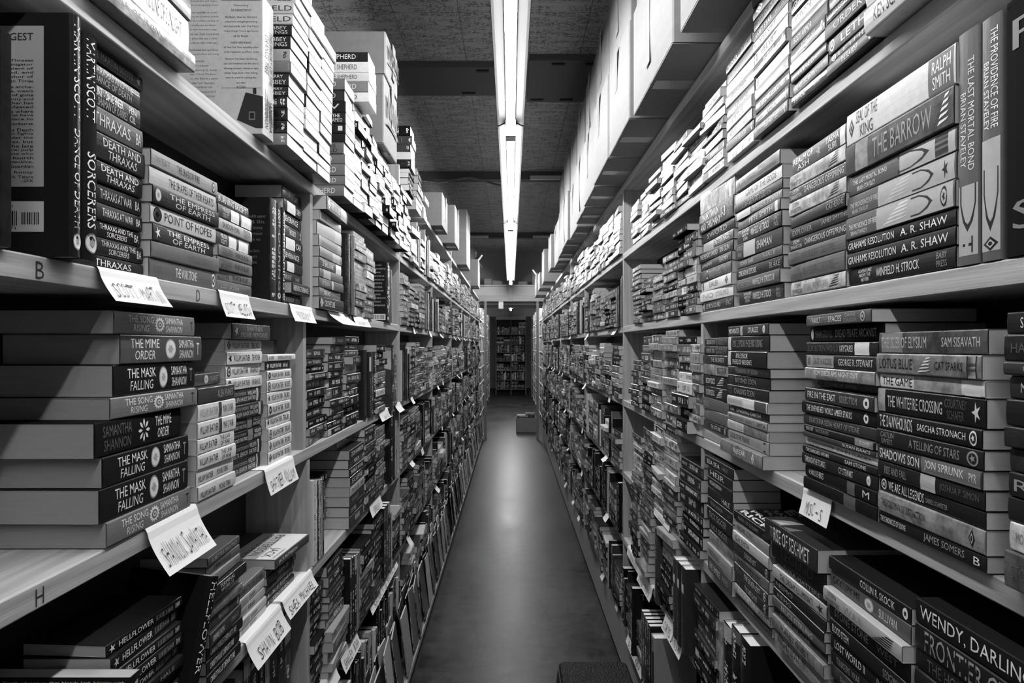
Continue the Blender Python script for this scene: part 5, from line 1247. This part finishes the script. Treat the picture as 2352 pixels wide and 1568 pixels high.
# ------------------------------------------------------------------ beyond the opening
for i, x in enumerate((-.395, .42)):
    g = G(); g.box((x - .02, END - .05, 0.001), (x + .02, END - .012, B + .702))
    struct(g.make('trim_%d' % (11 + i), M_STEEL, attrs=False))
bc = empty('carton_on_floor', (.26, 11.75, 0)); bc.name = 'cardboard_box'
tag(bc, 'dark cardboard box full of books standing on floor at the far end', 'cardboard box')
g = G(); x0, x1, y0, y1, h = -.17, .17, -.15, .15, .245
for a, b_ in (((x0, y0, 0.001), (x1, y0 + .006, h)), ((x0, y1 - .006, 0.001), (x1, y1, h)), ((x0, y0 + .006, 0.001), (x0 + .006, y1 - .006, h)), ((x1 - .006, y0 + .006, 0.001), (x1, y1 - .006, h)), ((x0 + .006, y0 + .006, .001), (x1 - .006, y1 - .006, .006))): g.box(a, b_)
g.make('body', M_CARTON, bc, attrs=False)
for j, (x, y) in enumerate(((.18, 11.72), (.33, 11.72))):
    zz = .008
    for n in range(9 + j):
        t = tone_pick(rg); T = .031
        M = Matrix.Translation((x, y, zz)) @ Matrix.Rotation(R(rg.uniform(-4, 4)), 4, 'Z') @ pose_flat(.14, .2, T)
        stuff_book(M, .14, .2, T - .001, t, ink_for(t, rg), rg.random(), .5); zz += T
def far_case(name, cx, cy, w, depth, hts, top, facing, label, n_up=2):
    """free-standing bookcase beyond the opening; facing 'C' towards the camera, 'L'/'R' wall rows along the second aisle"""
    r = empty('bookcase', (cx, cy, 0)); tag(r, label, 'bookcase', 'bookcases beyond the opening')
    def bx(nm, a, b_, m):
        g = G()
        if facing == 'C': g.box(a, b_)
        else:
            s = 1 if facing == 'R' else -1
            pa = [(s * a[1], a[0], a[2]), (s * b_[1], b_[0], b_[2])]
            g.box(tuple(min(p[i] for p in pa) for i in range(3)), tuple(max(p[i] for p in pa) for i in range(3)))
        g.make(nm, m, r, attrs=False)
    for q in range(n_up + 1):
        x = -w / 2 + w * q / n_up
        bx('upright', (x - .015, 0, 0.001), (x + .015, depth, top), M_UPRIGHT if facing != 'C' else M_DARK)
    for z in hts:
        for q in range(n_up): bx('shelf', (-w / 2 + w * q / n_up + .0155, 0, z - .022), (-w / 2 + w * (q + 1) / n_up - .0155, depth, z), M_SHELF if facing != 'C' else M_DARK)
    bx('back_panel', (-w / 2, depth + .001, .02), (w / 2, depth + .008, top), M_BACK)
    if facing == 'C': bx('header', (-w / 2, -.012, top - .10), (w / 2, -.001, top), M_BEAM)
    # books
    zs = list(hts) + [top - (.1 if facing == 'C' else 0)]
    for z, zn in zip(zs, zs[1:]):
        ch = zn - z - .03
        for q in range(n_up):
            x = -w / 2 + w * q / n_up + .02; xe = -w / 2 + w * (q + 1) / n_up - .02
            flat = rg.random() < .4
            while x < xe - .02:
                def place(px, T, hgt, up, L=.2):
                    t = tone_pick(rg, 'mix')
                    P = pose_up(hgt, .13, T) if up else pose_flat(L, .13, T)
                    if facing == 'C': base = Matrix.Translation((cx + px, cy + .01 + .065, z + .001 + (0 if up else hgt))); 
                    else:
                        s = 1 if facing == 'R' else -1
                        base = Matrix.Translation((cx + s * (.01 + .065), cy + px, z + .001 + (0 if up else hgt))) @ Matrix.Rotation(SIDE_ROT['R' if facing == 'R' else 'L'], 4, 'Z')
                    stuff_book(base @ P, hgt if up else L, .13, T - .001, t, ink_for(t, rg), rg.random() * .98 + .01, .5)
                if flat:
                    L = min(.2, xe - x)
                    if L < .1: break
                    hh = 0; mx = ch * rg.uniform(.4, .9)
                    while hh < mx: T = rg.uniform(.02, .04); place(x + L / 2, T, hh, False, L); hh += T
                    x += L + .01
                else:
                    T = rg.uniform(.015, .045)
                    if x + T > xe: break
                    place(x + T / 2, T, min(rg.uniform(.18, .25), ch), True); x += T
ht = [.17, .45, .73, 1.02, 1.28, 1.53, 1.82]
far_case('end', 0.01, 20.6, .90, .26, ht, 2.36, 'C', 'dark end bookcase closing the view beyond the opening')
sh = [.1, .4, .72, 1.04, 1.36, 1.68, 2.0]
for i, (cy, L2) in enumerate(((13.2, 2.4), (15.7, 2.5), (18.3, 2.6))):
    far_case('side', -.60, cy, L2, .2, sh, 2.3, 'L', ORD[i + 1] + ' bookcase beyond the opening, opposite carton row'); far_case('side', .60, cy, L2, .2, sh, 2.3, 'R', ORD[i + 1] + ' bookcase beyond the opening, under the carton side')
g = G(); g.box((-.9, 21.2, 2.38), (.9, 21.25, CEIL)); struct(g.make('wall_end_6', M_WALL, attrs=False))
g = G(); g.box((-.04, 21.15, 2.37), (.05, 21.199, CEIL)); struct(g.make('trim_10', M_BEAM, attrs=False))

# ------------------------------------------------------------------ the mass of small and far books
so = STUFF.make('books', [M_COVER, M_PAGE])
tag(so, 'hundreds of smaller paperbacks and upright books filling the bookcases down the aisle', 'books', None, 'stuff')
print('BOOKS', COUNT, 'stuff faces', len(STUFF.f))
